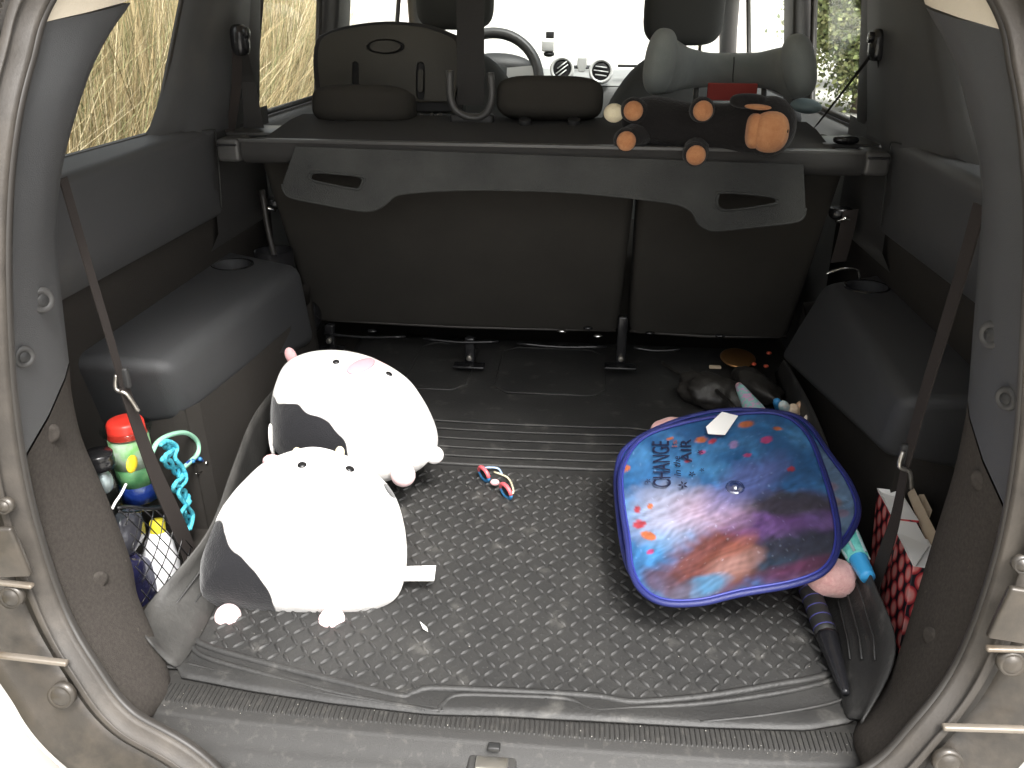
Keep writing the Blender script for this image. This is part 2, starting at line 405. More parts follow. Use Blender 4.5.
def sweep(name, prof, path, mtl, parent, closed=True, thick=0, smooth=True, narrow=False):
    n = len(path); vs = []; fs = []; m = len(prof)
    for i, p in enumerate(path):
        a = path[(i-1)%n] if closed else path[max(i-1,0)]; b = path[(i+1)%n] if closed else path[min(i+1,n-1)]
        t = (b-a).normalized(); o = Vector((t.z, 0, -t.x)).normalized()
        cen = Vector((0, 0, .45))
        if o.dot(Vector((p.x, 0, p.z-.45))) < 0: o = -o
        kk = 1
        if narrow and p.x > 0 and p.z > .50: kk = max(.42, 1-(p.z-.50)*3.2)
        for d, yy in prof: vs.append(p+o*d*kk+Vector((0, yy, 0)))
    for i in range(n if closed else n-1):
        j = (i+1)%n
        for k in range(m-1): fs.append((i*m+k, i*m+k+1, j*m+k+1, j*m+k))
    o = mk(name, vs, fs, mtl, parent, smooth)
    if thick: solid(o, thick)
    return o
# rubber seal: two lobes
def circ(cx, cy, r, a0, a1, n=8): return [(cx+r*cos(radians(a0+(a1-a0)*i/n)), cy+r*sin(radians(a0+(a1-a0)*i/n))) for i in range(n+1)]
prof = circ(.012,.002,.009,60,300,8) + circ(.001,-.004,.0085,240,330,6) + circ(-.010,.002,.0075,230,60,10)
sl_ = sweep('tailgate_seal', prof, FULL, M_seal, car)
sl2 = sweep('seal_lip', [(-.017,.012),(-.020,.006),(-.017,.001),(-.010,.004)], FULL, M_seald, car)
bf = sweep('body_frame', [(.018,.020),(.023,.014),(.028,.004),(.036,.0),(.052,-.006),(.076,-.012),(.088,-.018),(.093,-.014),(.096,.01),(.100,.05)], FULL, M_paint, car, narrow=True)
sweep('frame_edge', [(.0985,.0),(.104,-.012),(.112,-.004),(.122,.03),(.16,.09)], FULL, M_bumper, car, narrow=True)
# bolts and pressed pieces on the frame
def mx(p, s_): return V(-s_*p.x, p.y, p.z)
for s in (-1, 1):
    for (px, py, yy, r) in ((10,598,-.082,.012),(60,697,-.102,.014),(3,507,-.068,.008)):
        c_ = mx(at(px,py,'y',yy), s)
        b = lathe('bolt', [(0,.0022),(r*.62,.002),(r*.72,.0002),(r*.85,.0),(r,.0015),(r*1.05,-.008)], c_, (0,-1,.2), M_paint, car, 24)
    for (px, py, yy, sx_, sz_) in ((33,659,-.091,.078,.006),(15,584,-.078,.040,.005)):
        c_ = mx(at(px,py,'y',yy), s)
        box('frame_strip', c_, (sx_,.008,sz_), M_stripm, car, .0024, rot=(0,-s*.06,0))
    c_ = mx(at(5,552,'y',-.078), s); box('hinge_plate', c_, (.040,.008,.060), M_paint, car, .003, rot=(0,s*.12,0))
# bumper
bx = smoothpath([(-.84,.02,-.13),(-.76,-.11,-.12),(-.60,-.20,-.12),(0,-.24,-.12),(.60,-.20,-.12),(.76,-.11,-.12),(.84,.02,-.13)], 6)
l0 = [V(p.x*.8, -.03, -.075) for p in bx]; l1 = [V(p.x, p.y, p.z) for p in bx]
l2 = [V(p.x*1.02, p.y-.035, p.z-.03) for p in bx]; l3 = [V(p.x*1.03, p.y-.045, p.z-.28) for p in bx]
loft('bumper', [l0,[a.lerp(b,.5)+V(0,0,.004) for a,b in zip(l0,l1)],l1,l2,l3], M_bumper, car)
# outer rear quarters
for s in (-1, 1):
    L_ = [[V(s*(.58+.03*k), -.02+.05*k, z) for z in np.linspace(-.30,.95,8)] for k in range(3)] + [[V(s*.72, .35, z) for z in np.linspace(-.30,.95,8)]]
    loft('rear_quarter', L_, M_bumper, car)
    box('lower_body_side', (s*.70,1.45,-.02), (.05,2.7,.94), M_bumper, car, .02)

# ---- rear sill plate
A = at(173,678,'z',.003); B = at(851,731,'z',.003)
syf, syb = -.062, .03
sill = empty('sill_panel', (0,-.03,0), parent=car)
xs_ = np.linspace(-.455,.455,40)
def silly(x): return syf + .012*(abs(x)/.43)**4
loft('sill_plate', [[V(x*.985,syb,.001) for x in xs_],[V(x*.985,-.0,.002) for x in xs_],[V(x,silly(x)+.006,.0025) for x in xs_],[V(x,silly(x),-.001) for x in xs_],[V(x*1.005,silly(x)-.004,-.010) for x in xs_],
     [V(x*1.005,silly(x)-.020,-.016) for x in xs_],[V(x*1.005,silly(x)-.036,-.024) for x in xs_],[V(x*1.005,silly(x)-.047,-.050) for x in xs_],[V(x*1.005,silly(x)-.049,-.12) for x in xs_]], M_sill, sill)
# ribs pressed into the sill
vs, fs = [], []
for k in range(150):
    x = -.425+k*.0057; y0, y1 = silly(x)+.016, -.006; z = .0035; h = .0002; wq = .0013
    b = len(vs); vs += [(x-wq,y0,z-.002),(x+wq,y0,z-.002),(x+wq,y1,z-.002),(x-wq,y1,z-.002),(x-wq*.4,y0+.003,z+h),(x+wq*.4,y0+.003,z+h),(x+wq*.4,y1-.003,z+h),(x-wq*.4,y1-.003,z+h)]
    fs += [(b+4,b+5,b+6,b+7),(b,b+1,b+5,b+4),(b+1,b+2,b+6,b+5),(b+2,b+3,b+7,b+6),(b+3,b,b+4,b+7)]
tag(mk('sill_ribs', vs, fs, M_sill, sill, smooth=False), kind='stuff')
# latch cover
p = at(492,768,'z',-.018)
lc = box('latch_cover', (p.x,p.y-.004,-.016), (.055,.03,.012), M_trimd, car, .004)
box('latch_striker', (p.x,p.y-.004,-.008), (.036,.018,.006), M_steel, lc, .002)
p = at(494,747,'z',.003); box('latch_button', (p.x,p.y,.003), (.014,.010,.006), M_blackm, car, .002)

# ---- opening side trims
def trimlines(s):
    # seal side line and inner edge line, from floor to top, left side then mirrored
    S = [at(a,b,'y',c+.012) for a,b,c in seal_px]; return S
sealin = smoothpath(LH[2:13], 5)
def inset(pts, d):  # towards the opening centre
    out = []
    for i, p in enumerate(pts):
        a = pts[max(i-1,0)]; b = pts[min(i+1,len(pts)-1)]; t = (b-a).normalized(); o = Vector((t.z,0,-t.x)).normalized()
        if o.dot(Vector((p.x,0,p.z-.45))) < 0: o = -o
        out.append(p-o*d)
    return out
S0 = inset(sealin, .010)
# split into carpet (low), plastic (mid) and cream (high) by height
ZC = .315; ZH = .735
EY = .085
E_px = [(153,716),(172,684),(139,600),(131,561),(106,495),(83,442),(72,395),(69,362),(62,300),(57,240),(62,170),(84,90),(106,40),(130,5)]
E_y  = [-.05,-.005,.05,.075,.085,.085,.085,.085,.085,.085,.085,.11,.14,.17]
E = smoothpath([at(a,b,'y',c) for (a,b),c in zip(E_px,E_y)], 5)
E += [E[-1]+V(.03,.03,.08), E[-1]+V(.10,.05,.16)]
S0 += [V(-.33,.10,.84), V(-.27,.12,.91)]
# the right trim's inner edge, kept in left-hand coordinates and mirrored back below
ER_px = [(866,768),(852,734),(882,690),(899,652),(916,597),(933,540),(953,475),(964,425),(968,396),(973,330),(979,250)]
ER_y  = [-.05,-.005,.04,.06,.075,.085,.085,.085,.085,.085,.085]
ER = smoothpath([V(-p.x,p.y,p.z) for p in (at(a,b,'y',c) for (a,b),c in zip(ER_px,ER_y))] + [V(-p.x,p.y,p.z) for p in (at(982,200,'y',.085), at(978,150,'y',.095))], 5) + [p for p in E if p.z > .70]
def split(pts, z0, z1):
    P = resample(pts, 300); return [p for p in P if z0 <= p.z <= z1]
trim_parts = []
for s in (1, -1):
    f = (lambda L: [Vector(p) for p in L]) if s == 1 else mirx
    for nm, z0, z1, z0e, z1e, m in (('side_carpet_trim',at(134,719,'y',-.10).z,ZC-.0005,-.2,ZC+.0645,M_carpet),('rear_pillar_trim',ZC,ZH,ZC+.065,ZH+.02,M_trim),('upper_pillar_trim',ZH-.0005,1.2,ZH+.0195,1.2,M_cream)):
        a = resample(split(S0,z0,z1), 40); b = resample(split(E if s == 1 else ER,z0e,z1e), 40)
        mid = [p.lerp(q,.5)+V(.006,0,0) for p,q in zip(a,b)]; q1 = [p.lerp(q,.85)+V(.004,0,0) for p,q in zip(a,b)]
        c = [q+V(-.006,.008,0) for q in b]; d = [V(-XW-.02, .20 if q.z < .5 else .20+(q.z-.5)*.5, q.z) for q in b]
        o = loft(nm, [f(a),f(mid),f(q1),f(b),f(c),f(d)], m, car); trim_parts.append(o)
        if nm == 'rear_pillar_trim':
            rp = o
            # screw recesses
            for (px,py,r) in ((54,301,.010),(40,358,.0085)):
                pq = at(px,py,'x',-.4585); pq.x = -.456; P = V(s*pq.x,pq.y,pq.z)
                # nearest point on the surface
                best = min((v.co for v in o.data.vertices), key=lambda v: (v-P).length)
                ax = V(s*1,-.45,0)
                h = lathe('screw_recess', [(0,-.0005),(r*.65,-.0005),(r*.8,.0002),(r*.95,.0012),(r*1.25,.0006),(r*1.4,-.003)], V(best.x+s*.001,P.y,P.z), ax, M_trimd, o, 24)
                lathe('screw', [(0,.0014),(r*.5,.0012),(r*.66,.0002)], V(best.x+s*.001,P.y,P.z), ax, M_blackm, o, 12)
        if nm == 'side_carpet_trim':
            for (px,py) in ((44,432),(83,578)):
                pq = at(px,py,'y',.02); P = V(s*pq.x,pq.y,pq.z)
                best = min((v.co for v in o.data.vertices), key=lambda v: (v-P).length)
                lathe('trim_clip', [(0,.0002),(.004,.0014),(.007,.0013),(.010,.0004),(.011,-.003)], best+V(s*.001,0,0), V(s*1,-.5,0), M_carpet, o, 16)

# ---- side walls of the boot
for s in (-1, 1):
    P = lambda x,y,z: V(s*x,y,z)
    # lower carpet wall, floor to beltline
    loft('side_wall_carpet', [[P(.635,y,-.02) for y in (.06,.3,.6,.9,1.25)],[P(.634,y,.29) for y in (.06,.3,.6,.9,1.25)],[P(.618,y,.42) for y in (.06,.3,.6,.9,1.25)]], M_wallcp, car)
    # carpet covered wheel arch under the plastic cover
    xi = [.50,.50,.49,.475,.465,.47,.50]; yi = [.33,.335,.36,.5,.70,.84,.95]
    xi2 = [.505,.505,.495,.48,.468,.475,.51]
    if s == 1: xi = [.535,.535,.535,.53,.525,.525,.54]; xi2 = [.535,.535,.535,.53,.52,.52,.54]
    top = [P(a,b+.0,.20) for a,b in zip(xi2,yi)]; bot = [P(a,b,-.03) for a,b in zip(xi,yi)]
    back = [P(.61,.33,z) for z in (-.03,.2)]
    loft('wheel_arch_carpet', [[P(.645,.33,-.03)]+bot+[P(.645,.98,-.03)], [P(.645,.335,.20)]+top+[P(.645,.98,.2)]], M_wallcp, car, smooth=False)
    # moulded wheel arch cover
    Q = [P(.665,.330,.150),P(.504,.333,.178),P(.452,.80,.125),P(.665,.88,.125), P(.665,.292,.297),P(.497,.292,.290),P(.470,.800,.294),P(.665,.88,.30)]
    if s == 1: Q = [P(.665,.33,.15),P(.512,.330,.178),P(.470,.82,.125),P(.665,.88,.125), P(.665,.285,.295),P(.505,.285,.289),P(.528,.79,.294),P(.665,.86,.30)]
    o = hexa('wheel_arch_cover', Q, M_arch, car, .026 if s == -1 else .022, 6)
    cx, cy = (.585,.765) if s == -1 else (.565,.70)
    pc = at(233,269,'z',.288) if s == -1 else at(866,291,'z',.288)
    cx, cy = pc.x, pc.y
    o = cut(o, cyl('cutter', (cx,cy,.30), (0,0,1), .034, .09, None, None, 32, bev=0))
    lathe('cup_holder', [(0,-.055),(.031,-.055),(.034,-.03),(.0345,-.002),(.036,.0015),(.040,.002),(.041,-.004)], (cx,cy,.2965), (0,0,1), M_black, o, 32)
    if s == -1:
        p = at(265,262,'z',.285)
        lathe('cup_holder', [(.034,-.04),(.036,.0),(.0395,.002),(.0395,-.04)], (p.x+.012,p.y+.02,.303), (0,0,1), M_black, o, 32)
    # upper moulded panel under the window ledge
    yb = [.10,.2,.3,.42,.55,.65,.72,.765]
    z0 = [.385+.0*y for y in yb]
    lo = [P(.612,y,.392) for y in yb]; l2_ = [P(.603,y,.40) for y in yb]
    xl = [.560,.562,.565,.570,.578,.586,.592,.596]
    m1 = [P(x+.012,y,.46) for x,y in zip(xl,yb)]; m2 = [P(x+.003,y,.530) for x,y in zip(xl,yb)]
    m3 = [P(x,y,.546) for x,y in zip(xl,yb)]; m4 = [P(x+.006,y,.557) for x,y in zip(xl,yb)]; m5 = [P(x+.014,y,.560) for x,y in zip(xl,yb)]
    m6 = [P(.632,y,.566) for y in yb]
    loft('window_ledge_panel', [lo,l2_,m1,m2,m3,m4,m5,m6], M_trim, car)
    # thin seam on the panel
    tube('panel_seam', [P(.586,.70,.556),P(.588,.745,.552),P(.592,.763,.54),P(.598,.767,.46),P(.603,.768,.405)], .0012, M_cover, car, 6, sm=4)
    # pillar between quarter glass and door glass
    py0 = lambda z, s=s: .605-(.125 if s == 1 else 0)+ (z-.56)*.62   # rear edge of the pillar leans forward
    zz = [.545,.575,.62,.7,.8,.92,1.0]
    ww_ = [.05,.02,.004,0,0,0,0]
    r_ = [P(.625-(z-.56)*.12, py0(z)-a-.004, z) for z,a in zip(zz,ww_)]
    r1 = [P(.606-(z-.56)*.12, py0(z)+.012-a, z) for z,a in zip(zz,ww_)]
    r2 = [P(.603-(z-.56)*.14, py0(z)+.055-a*.3, z) for z,a in zip(zz,ww_)]
    r2b= [P(.596-(z-.56)*.14, py0(z)+.066-a*.3, z) for z,a in zip(zz,ww_)]
    r3 = [P(.588-(z-.56)*.14, .80+(z-.56)*.2, z) for z in zz]
    r4 = [P(.590-(z-.56)*.14, .90+(z-.56)*.12, z) for z in zz]
    r5 = [P(.605-(z-.56)*.14, .925+(z-.56)*.12, z) for z in zz]
    r6 = [P(.64-(z-.56)*.14, .93+(z-.56)*.12, z) for z in zz]
    loft('side_pillar_trim', [r_,r1,r2,r2b,r3,r4,r5,r6], M_trim, car)
    # pillar foot below beltline, behind the cover
    loft('pillar_foot_trim', [[P(.604,y,.562),P(.606,y,.45),P(.610,y,.36),P(.638,y,.31),P(.640,y,.05)] for y in (.755,.85,.93,1.06)], M_trimd, car)
    # quarter window
    qx = lambda z: .622-(z-.56)*.10
    ring = [(.24,.563),(.30,.562),(.45,.562),(.585,.562),(.605,.575),(.64,.62),(.80,.88),(.79,.93),(.60,.93),(.45,.90),(.36,.80),(.30,.68),(.25,.60)]
    R3 = [P(qx(z)+.002,y,z) for y,z in ring]
    plate('quarter_window', R3, .004, M_glass, car, nrm=V(s*1,0,0))
    tube('window_gasket', R3, .0045, M_seald, car, 6, closed=True)
    # rear upper side shell behind the pillar trim (keeps light out)
    plate('upper_side_shell', [P(.66,.0,.56),P(.66,.22,.56),P(.60,.36,.86),P(.58,.50,.98),P(.56,1.0,1.0),P(.56,1.0,ROOF+.02),P(.56,.0,ROOF+.02)], .02, M_cream, car, nrm=V(s*1,0,0))
    # rear door: inner panel, glass, frame
    dx = .635
    loft('door_panel', [[P(dx-.05,y,.0) for y in (.95,1.3,1.6,2.0,2.75)],[P(dx-.055,y,.35) for y in (.95,1.3,1.6,2.0,2.75)],[P(dx-.055,y,.49) for y in (.95,1.3,1.6,2.0,2.75)],[P(dx-.035,y,.525) for y in (.95,1.3,1.6,2.0,2.75)],[P(dx+.02,y,.535) for y in (.95,1.3,1.6,2.0,2.75)]], M_dash, car)
    gx = lambda z: dx-(z-.54)*.14
    for nm,(y0,y1) in (('rear_door_window',(1.04,1.50)),('front_door_window',(1.66,2.42))):
        R3 = [P(gx(z),y,z) for y,z in ((y0,.54),(y1,.54),(y1-.02,.95),(y0+.08,.95))]
        plate(nm, R3, .004, M_glass, car, nrm=V(s*1,0,0))
        tube('door_window_frame', R3, .008, M_seald, car, 6, closed=True)
    box('middle_pillar', (s*(.585),1.575,.78), (.05,.13,.56), M_trimd, car, .012, rot=(0,-s*.13,0))
    box('rear_door_pillar', (s*(.60),.985,.78), (.05,.08,.52), M_trimd, car, .012, rot=(0,-s*.13,0))
    tube('front_pillar', [P(.62,2.78,.50),P(.575,2.60,.66),P(.52,2.3,.86),P(.46,2.0,1.0)], .032, M_trimd, car, 10, sm=5)
    box('roof_rail_trim', (s*.565,1.3,1.0), (.10,2.2,.10), M_cream, car, .03)
# windscreen, roof, floor
ws = [V(-.56,2.78,.54),V(.56,2.78,.54),V(.44,2.0,1.02),V(-.44,2.0,1.02)]
plate('windscreen', ws, .004, M_glass, car, nrm=V(0,-.5,.8).normalized())
xs2 = np.linspace(-.60,.60,9)
def rz(x): return 1.055-.06*(abs(x)/.6)**3
loft('roof_lining', [[V(x,y,rz(x)-(0 if y > .3 else .02)) for x in xs2] for y in (.14,.3,.9,1.5,2.0)], M_cream, car, thick=.01)
loft('roof_panel', [[V(x*1.06,y,rz(x)+.03) for x in xs2] for y in (.08,.3,.9,1.5,2.02)], M_bumper, car, thick=.006)
box('tailgate_header', (0,.12,1.02), (.62,.05,.08), M_cream, car, .015)
loft('load_floor', [[V(x,y,-.012) for x in (-.62,-.3,0,.3,.62)] for y in (.02,.4,.8,1.2,1.6)], M_wallcp, car)
loft('cabin_floor', [[V(x,y,-.16) for x in (-.64,0,.64)] for y in (1.2,2.0,2.8)], M_wallcp, car)
box('bulkhead', (0,2.80,.18), (1.28,.04,.66), M_blackm, car, .01)

# ---- rear seat
def seatback(x0, x1):
    # leaning slab, rounded; back face from (y .815,z .50) to (y 1.0,z .09)
    P = [V(x0+.01,1.0,.09),V(x1-.01,1.0,.09),V(x1-.01,1.10,.12),V(x0+.01,1.10,.12),V(x0,.822,.50),V(x1,.822,.50),V(x1,.95,.545),V(x0,.95,.545)]
    o = hexa('rear_seat_back', P, M_seatb, car, .022, 5); return o
sbl = seatback(-.545,.1745); sbr = seatback(.1785,.545)
for o, x0, x1 in ((sbl,-.53,.16),(sbr,.19,.53)):
    tube('seat_back_piping', [V(x0,.998,.105),V((x0+x1)/2,1.0,.098),V(x1,.998,.105)], .0035, M_seald, o, 6, sm=3)
def headrest(c, w_, h_, t_, par, posts=True):
    o = supe('headrest', c, (w_/2,t_/2,h_/2), M_seatb if par in (sbl,sbr) else M_seat, par, e=(.55,.5), R=(radians(-12),0,0))
    return o
# low folded headrests
c = at(365,106,'y',.95); headrest(c, .20,.075,.11, sbl)
c = at(550,99,'y',.95); headrest(c, .205,.080,.11, sbl)
c = at(725,124,'y',1.0); headrest(c, .20,.075,.08, sbr)
for px, py in ((340,126),(396,127),(525,124),(574,124)):
    p = at(px,py,'y',.90); cyl('headrest_guide', p, (0,-.3,1), .012, .02, M_blackm, sbl, 16)
# rear seat cushion
box('rear_seat_cushion', (0,1.28,.17), (1.12,.40,.16), M_seatb, car, .03)
# hinges and brackets
for (px,py,hh) in ((622,335,.11),(470,345,.06),(330,330,.05)):
    p = at(px,py,'y',.985)
    b = box('seat_bracket', (p.x,.985,p.z-.01), (.022,.02,hh), M_black, car, .004)
    box('bracket_foot', (p.x,.965,p.z-hh/2-.012), (.07,.03,.006), M_black, b, .002)
    cyl('bracket_pin', (p.x,.972,p.z-hh/2+.004), (0,1,0), .006, .012, M_steel, b, 12)
for (x0,x1,z) in ((-.50,-.31,.075),(-.27,-.10,.072),(-.06,.14,.07),(.20,.30,.07)):
    tube('latch_rod', [V(x0,.975,z+.004),V((x0+x1)/2,.972,z),V(x1,.975,z+.004)], .0035, M_black, car, 6, sm=3)
for px,py in ((372,331),(562,331),(588,328),(598,336),(650,333),(720,336)):
    p = at(px,py,'y',.97); supe('latch_catch', p, (.011,.006,.004), M_chrome if px in (562,598) else M_black, car, nu=12, nv=8)
supe('seat_hinge_cover', at(312,316,'y',.97), (.02,.03,.035), M_black, car, nu=16, nv=10)
# wall hooks near the seat tops
for px,py,s in ((272,203,-1),(841,213,1)):
    p = at(px,py,'y',.93 if s < 0 else .90)
    h = supe('seat_latch', p, (.022,.018,.012), M_black, car, e=(.6,.6), nu=16, nv=10)
    tube('latch_hook', [p+V(-.012,-.02,-.012),p+V(.0,-.03,-.004),p+V(.014,-.02,-.010)], .004, M_chrome, h, 6, sm=3)
p1, p2 = at(851,210,'y',.88), at(838,262,'y',.86)
ribbon('latch_strap', [p1,p1.lerp(p2,.5)+V(0,-.004,0),p2], V(.028,0,.004), .002, M_strap, car)
tube('spring_wire', [at(262,190,'y',.9),at(268,230,'y',.88),at(276,262,'y',.87)], .006, M_seald, car, 6, sm=4)
tube('wire_catch', [at(826,274,'y',.80),at(842,269,'y',.80),at(858,270,'y',.80),at(860,280,'y',.80)], .0028, M_chrome, car, 6, sm=4)

# ---- front seats, dashboard, wheel
for hx, hy_, sx_, nm in ((.455,-2,.0,'l'),(.683,12,0,'r')):
    px = 455 if nm == 'l' else 684
    c = at(px, -6 if nm == 'l' else 8, 'y', 1.78)
    fs_ = empty('front_seat', (c.x,1.9,.1), parent=car)
    supe('headrest', c, (.108,.055,.092 if nm == 'l' else .095), M_seat, fs_, e=(.5,.5))
    bz = .40 if nm == 'l' else .405
    supe('backrest', (c.x-.005,1.88,.255), (.235,.075,.385), M_seat, fs_, e=(.62,.6), fn=lambda p: V(p.x*(1-.42*max(0,(p.z-.05)/.36)**1.6),p.y,p.z), R=(radians(-8),0,0))
    for dx_ in (-.045,.055): tube('headrest_post', [c+V(dx_,0,-.04),c+V(dx_,.02,-.16)], .006, M_chrome if nm == 'r' else M_blackm, fs_, 8)
dash = empty('dashboard', (0,2.5,.3), parent=car)
xd = np.linspace(-.62,.62,25)
hump = lambda x: .030*math.exp(-((x+.30)/.14)**2)
loft('dash_face', [[V(x,2.44,.0) for x in xd],[V(x,2.395,.36) for x in xd],[V(x,2.405,.47) for x in xd],[V(x,2.425,.502+.3*hump(x)) for x in xd]], M_dash, dash)
supe('gauge_hood', at(497,66,'y',2.46), (.13,.05,.045), M_blackm, dash, nu=24, nv=14)
loft('dash_top', [[V(x,2.43,.505+.3*hump(x)) for x in xd],[V(x,2.46,.53+hump(x)) for x in xd],[V(x,2.58,.545+hump(x)) for x in xd],[V(x,2.80,.54) for x in xd]], mat('pale_dash_top',(.26,.26,.25),.32,spec=.7), dash)
M_silver = mat('silver_trim_plastic', (.62,.62,.60), .3, metal=.3)
for px,py in ((562,69),(601,71)):
    p = at(px,py,'y',2.40)
    v = empty('air_vent', p, parent=dash)
    R_ = V(0,-1,.25)
    lathe('vent_ring', [(.031,-.01),(.033,.004),(.038,.007),(.043,.003),(.043,-.012)], p, R_, M_silver, v, 30)
    cyl('vent_core', p+V(0,.006,0), R_, .032, .006, M_black, v, 24)
    q = R_.normalized().to_track_quat('Z','Y').to_matrix()
    for k in (-1,0,1):
        dd = q@Vector((0,k*.014,0)); ax = q@Vector((1,.75 if px == 562 else -.12,0)).normalized()
        ln = .026 if k == 0 else .020
        tube('vent_slat', [p+dd-ax*ln+V(0,-.004,0),p+dd+ax*ln+V(0,-.004,0)], .0022, M_silver, v, 6)
p = at(582,64,'y',2.40); plate('centre_badge_plate', [p+V(x,0,z) for x,z in ((-.016,.022),(.016,.022),(.018,0),(.010,-.026),(-.010,-.026),(-.018,0))], -.01, M_silver, dash, nrm=V(0,1,0), bev=.003)
p = at(583,49,'y',2.62); supe('dash_speaker', V(p.x,2.62,.556), (.048,.035,.008), M_black, dash, nu=20, nv=8)
box('dash_slot', at(632,66,'y',2.42), (.10,.01,.009), M_blackm, dash, .002)
# steering wheel
p = at(492,80,'y',2.22); sw = empty('steering_wheel', p, parent=car)
q = V(0,-1,.42).normalized().to_track_quat('Z','Y').to_matrix()
WR = .158
tube('wheel_rim', [p+q@V(WR*cos(a),WR*sin(a),0) for a in np.linspace(0,2*pi,48,endpoint=False)], .018, M_cass, sw, 12, closed=True)
supe('wheel_hub', p+q@V(0,.0,-.01), (.075,.055,.02), M_seat, sw, e=(.7,.8), R=q)
for a in (0,pi): ribbon('wheel_spoke', [p+q@V(.05*cos(a),.02,0),p+q@V((WR-.01)*cos(a),.03,0)], q@V(0,.038,0), .016, M_silver, sw)
ribbon('wheel_spoke', [p+q@V(0,-.04,0),p+q@V(0,-WR+.01,0)], q@V(.04,0,0), .016, M_seat, sw)
# front right mirror / inside mirror post kept off frame

# ---- seat belts
for s, px, py in ((-1,240,40),(1,878,45)):
    p = at(px,py,'y',.80 if s < 0 else .84); g_ = empty('belt_guide', p, parent=car)
    supe('guide_body', p, (.014,.020,.026), M_black, g_, e=(.6,.7), nu=20, nv=12)
    cyl('guide_bolt', p+V(-s*.012,-.004,.012), (1,0,0), .009, .014, M_black, g_, 16)
    if s == -1:
        ribbon('seat_belt', [p+V(.002,-.004,-.014),at(248,82,'y',.84),at(254,128,'y',.84)], [V(.016,.010,0),V(.022,.010,0),V(.036,.01,0)], .0014, M_belt, car)
        ribbon('seat_belt', [p+V(-.006,-.002,-.014),at(236,90,'y',.82),at(230,132,'y',.82)], V(.014,.010,0), .0014, M_strap, car)
    else:
        ribbon('seat_belt', [p+V(-.006,-.004,-.010),at(852,80,'y',.90),at(816,126,'y',.94)], [V(.015,0,.015),V(.011,0,.011),V(.006,0,.006)], .0014, M_belt, car)
        ribbon('seat_belt', [p+V(.006,-.002,-.014),at(884,90,'y',.86),at(886,146,'y',.86)], V(.016,.010,0), .0014, M_belt, car)
a, b = at(470,-30,'y',.95), at(471,105,'y',.93)
ribbon('centre_seat_belt', [a, a.lerp(b,.5), b], V(.052,0,.0), .0016, M_belt, car)
p = at(471,96,'y',.912)
tube('centre_belt_guide', [p+V(x,0,z) for x,z in ((-.040,.045),(-.040,.0),(-.030,-.026),(0,-.040),(.028,-.032),(.040,0),(.037,.042))], .0075, M_cass, car, 8, sm=4)
box('centre_guide_foot', p+V(.0,.012,-.044), (.085,.03,.022), M_blackm, car, .006)

# ---- load straps on both sides
def strap(a, b, c, wa, wc, s):
    st = empty('boot_strap', b, parent=car)
    ribbon('upper_webbing', [a, a.lerp(b,.3)+V(.002*s,.003,-.002), a.lerp(b,.7)+V(-.002*s,-.002,0), b], [V(*wa)*(.42 if s < 0 else .8), V(*wa)*(.40 if s < 0 else .62)], .0018, M_strap, st)
    ribbon('lower_webbing', [b, b.lerp(c,.35)+V(.004*s,.003,0), b.lerp(c,.7)+V(-.002*s,.004,0), c], [V(*wc)*.42, V(*wc)*.72, V(*wc)*.85], .0018, M_strap, st)
    tube('strap_hook', [b+V(-.006,0,.014),b+V(-.008,-.004,-.004),b+V(.004,-.004,-.010),b+V(.010,-.002,-.024),b+V(.013,0,-.036)], .0028, M_steel, st, 8, sm=4)
    box('strap_buckle', b+V(0,.004,.008), (.016,.008,.028), M_blackm, st, .003)
strap(at(63,178,'x',-.485), at(123,385,'x',-.49), at(203,598,'x',-.475), (.0,.034,.002), (.006,.034,.012), -1)
strap(at(980,205,'x',.485), at(906,462,'x',.475), at(868,628,'x',.49), (.0,.036,0), (-.006,.030,.012), 1)

# ------------------------------------------------------------ luggage cover
lc = empty('luggage_cover', (0,.74,.52), 'dark retractable luggage cover with grey flap across the boot behind the rear seats', 'luggage cover')
yc = .755
zt = .5345
cas = [(yc-.020,zt),(yc-.024,zt-.006),(yc-.026,zt-.020),(yc-.020,zt-.034),(yc-.004,zt-.040),(yc+.03,zt-.036)]
loft('cassette', [[V(x,y,z) for x in np.linspace(-.535,.545,12)] for y,z in cas], M_coverd, lc)
box('front_rail', (.003,yc-.014,zt+.001), (1.085,.014,.0075), M_cass, lc, .0022)
for s in (-1,1):
    o = box('end_cap', (s*.562+.003,yc+.004,zt-.016), (.042,.062,.040), M_cass, lc, .007)
    box('cap_slot', (s*.562+.003,yc-.028,zt-.006), (.036,.003,.004), M_black, o, .0008)
    box('side_shelf', (s*.54,yc+.10,zt+.002), (.10,.11,.008), M_cass, lc, .003)
p = at(846,140,'y',.80); supe('shelf_knob', p, (.022,.012,.007), M_black, lc, e=(.7,.8), nu=20, nv=10)
# cloth from the rail over the seat tops
def shelf(p): return V(p.x, p.y, p.z+.004*noise.noise(p*9))
loft('shelf_cloth', [[V(x,y,z) for x in np.linspace(-.50,.50,24)] for y,z in ((yc-.005,zt+.0015),(yc+.06,zt+.008),(.90,zt+.018),(.98,zt+.022))], M_coverd, lc, fn=shelf)
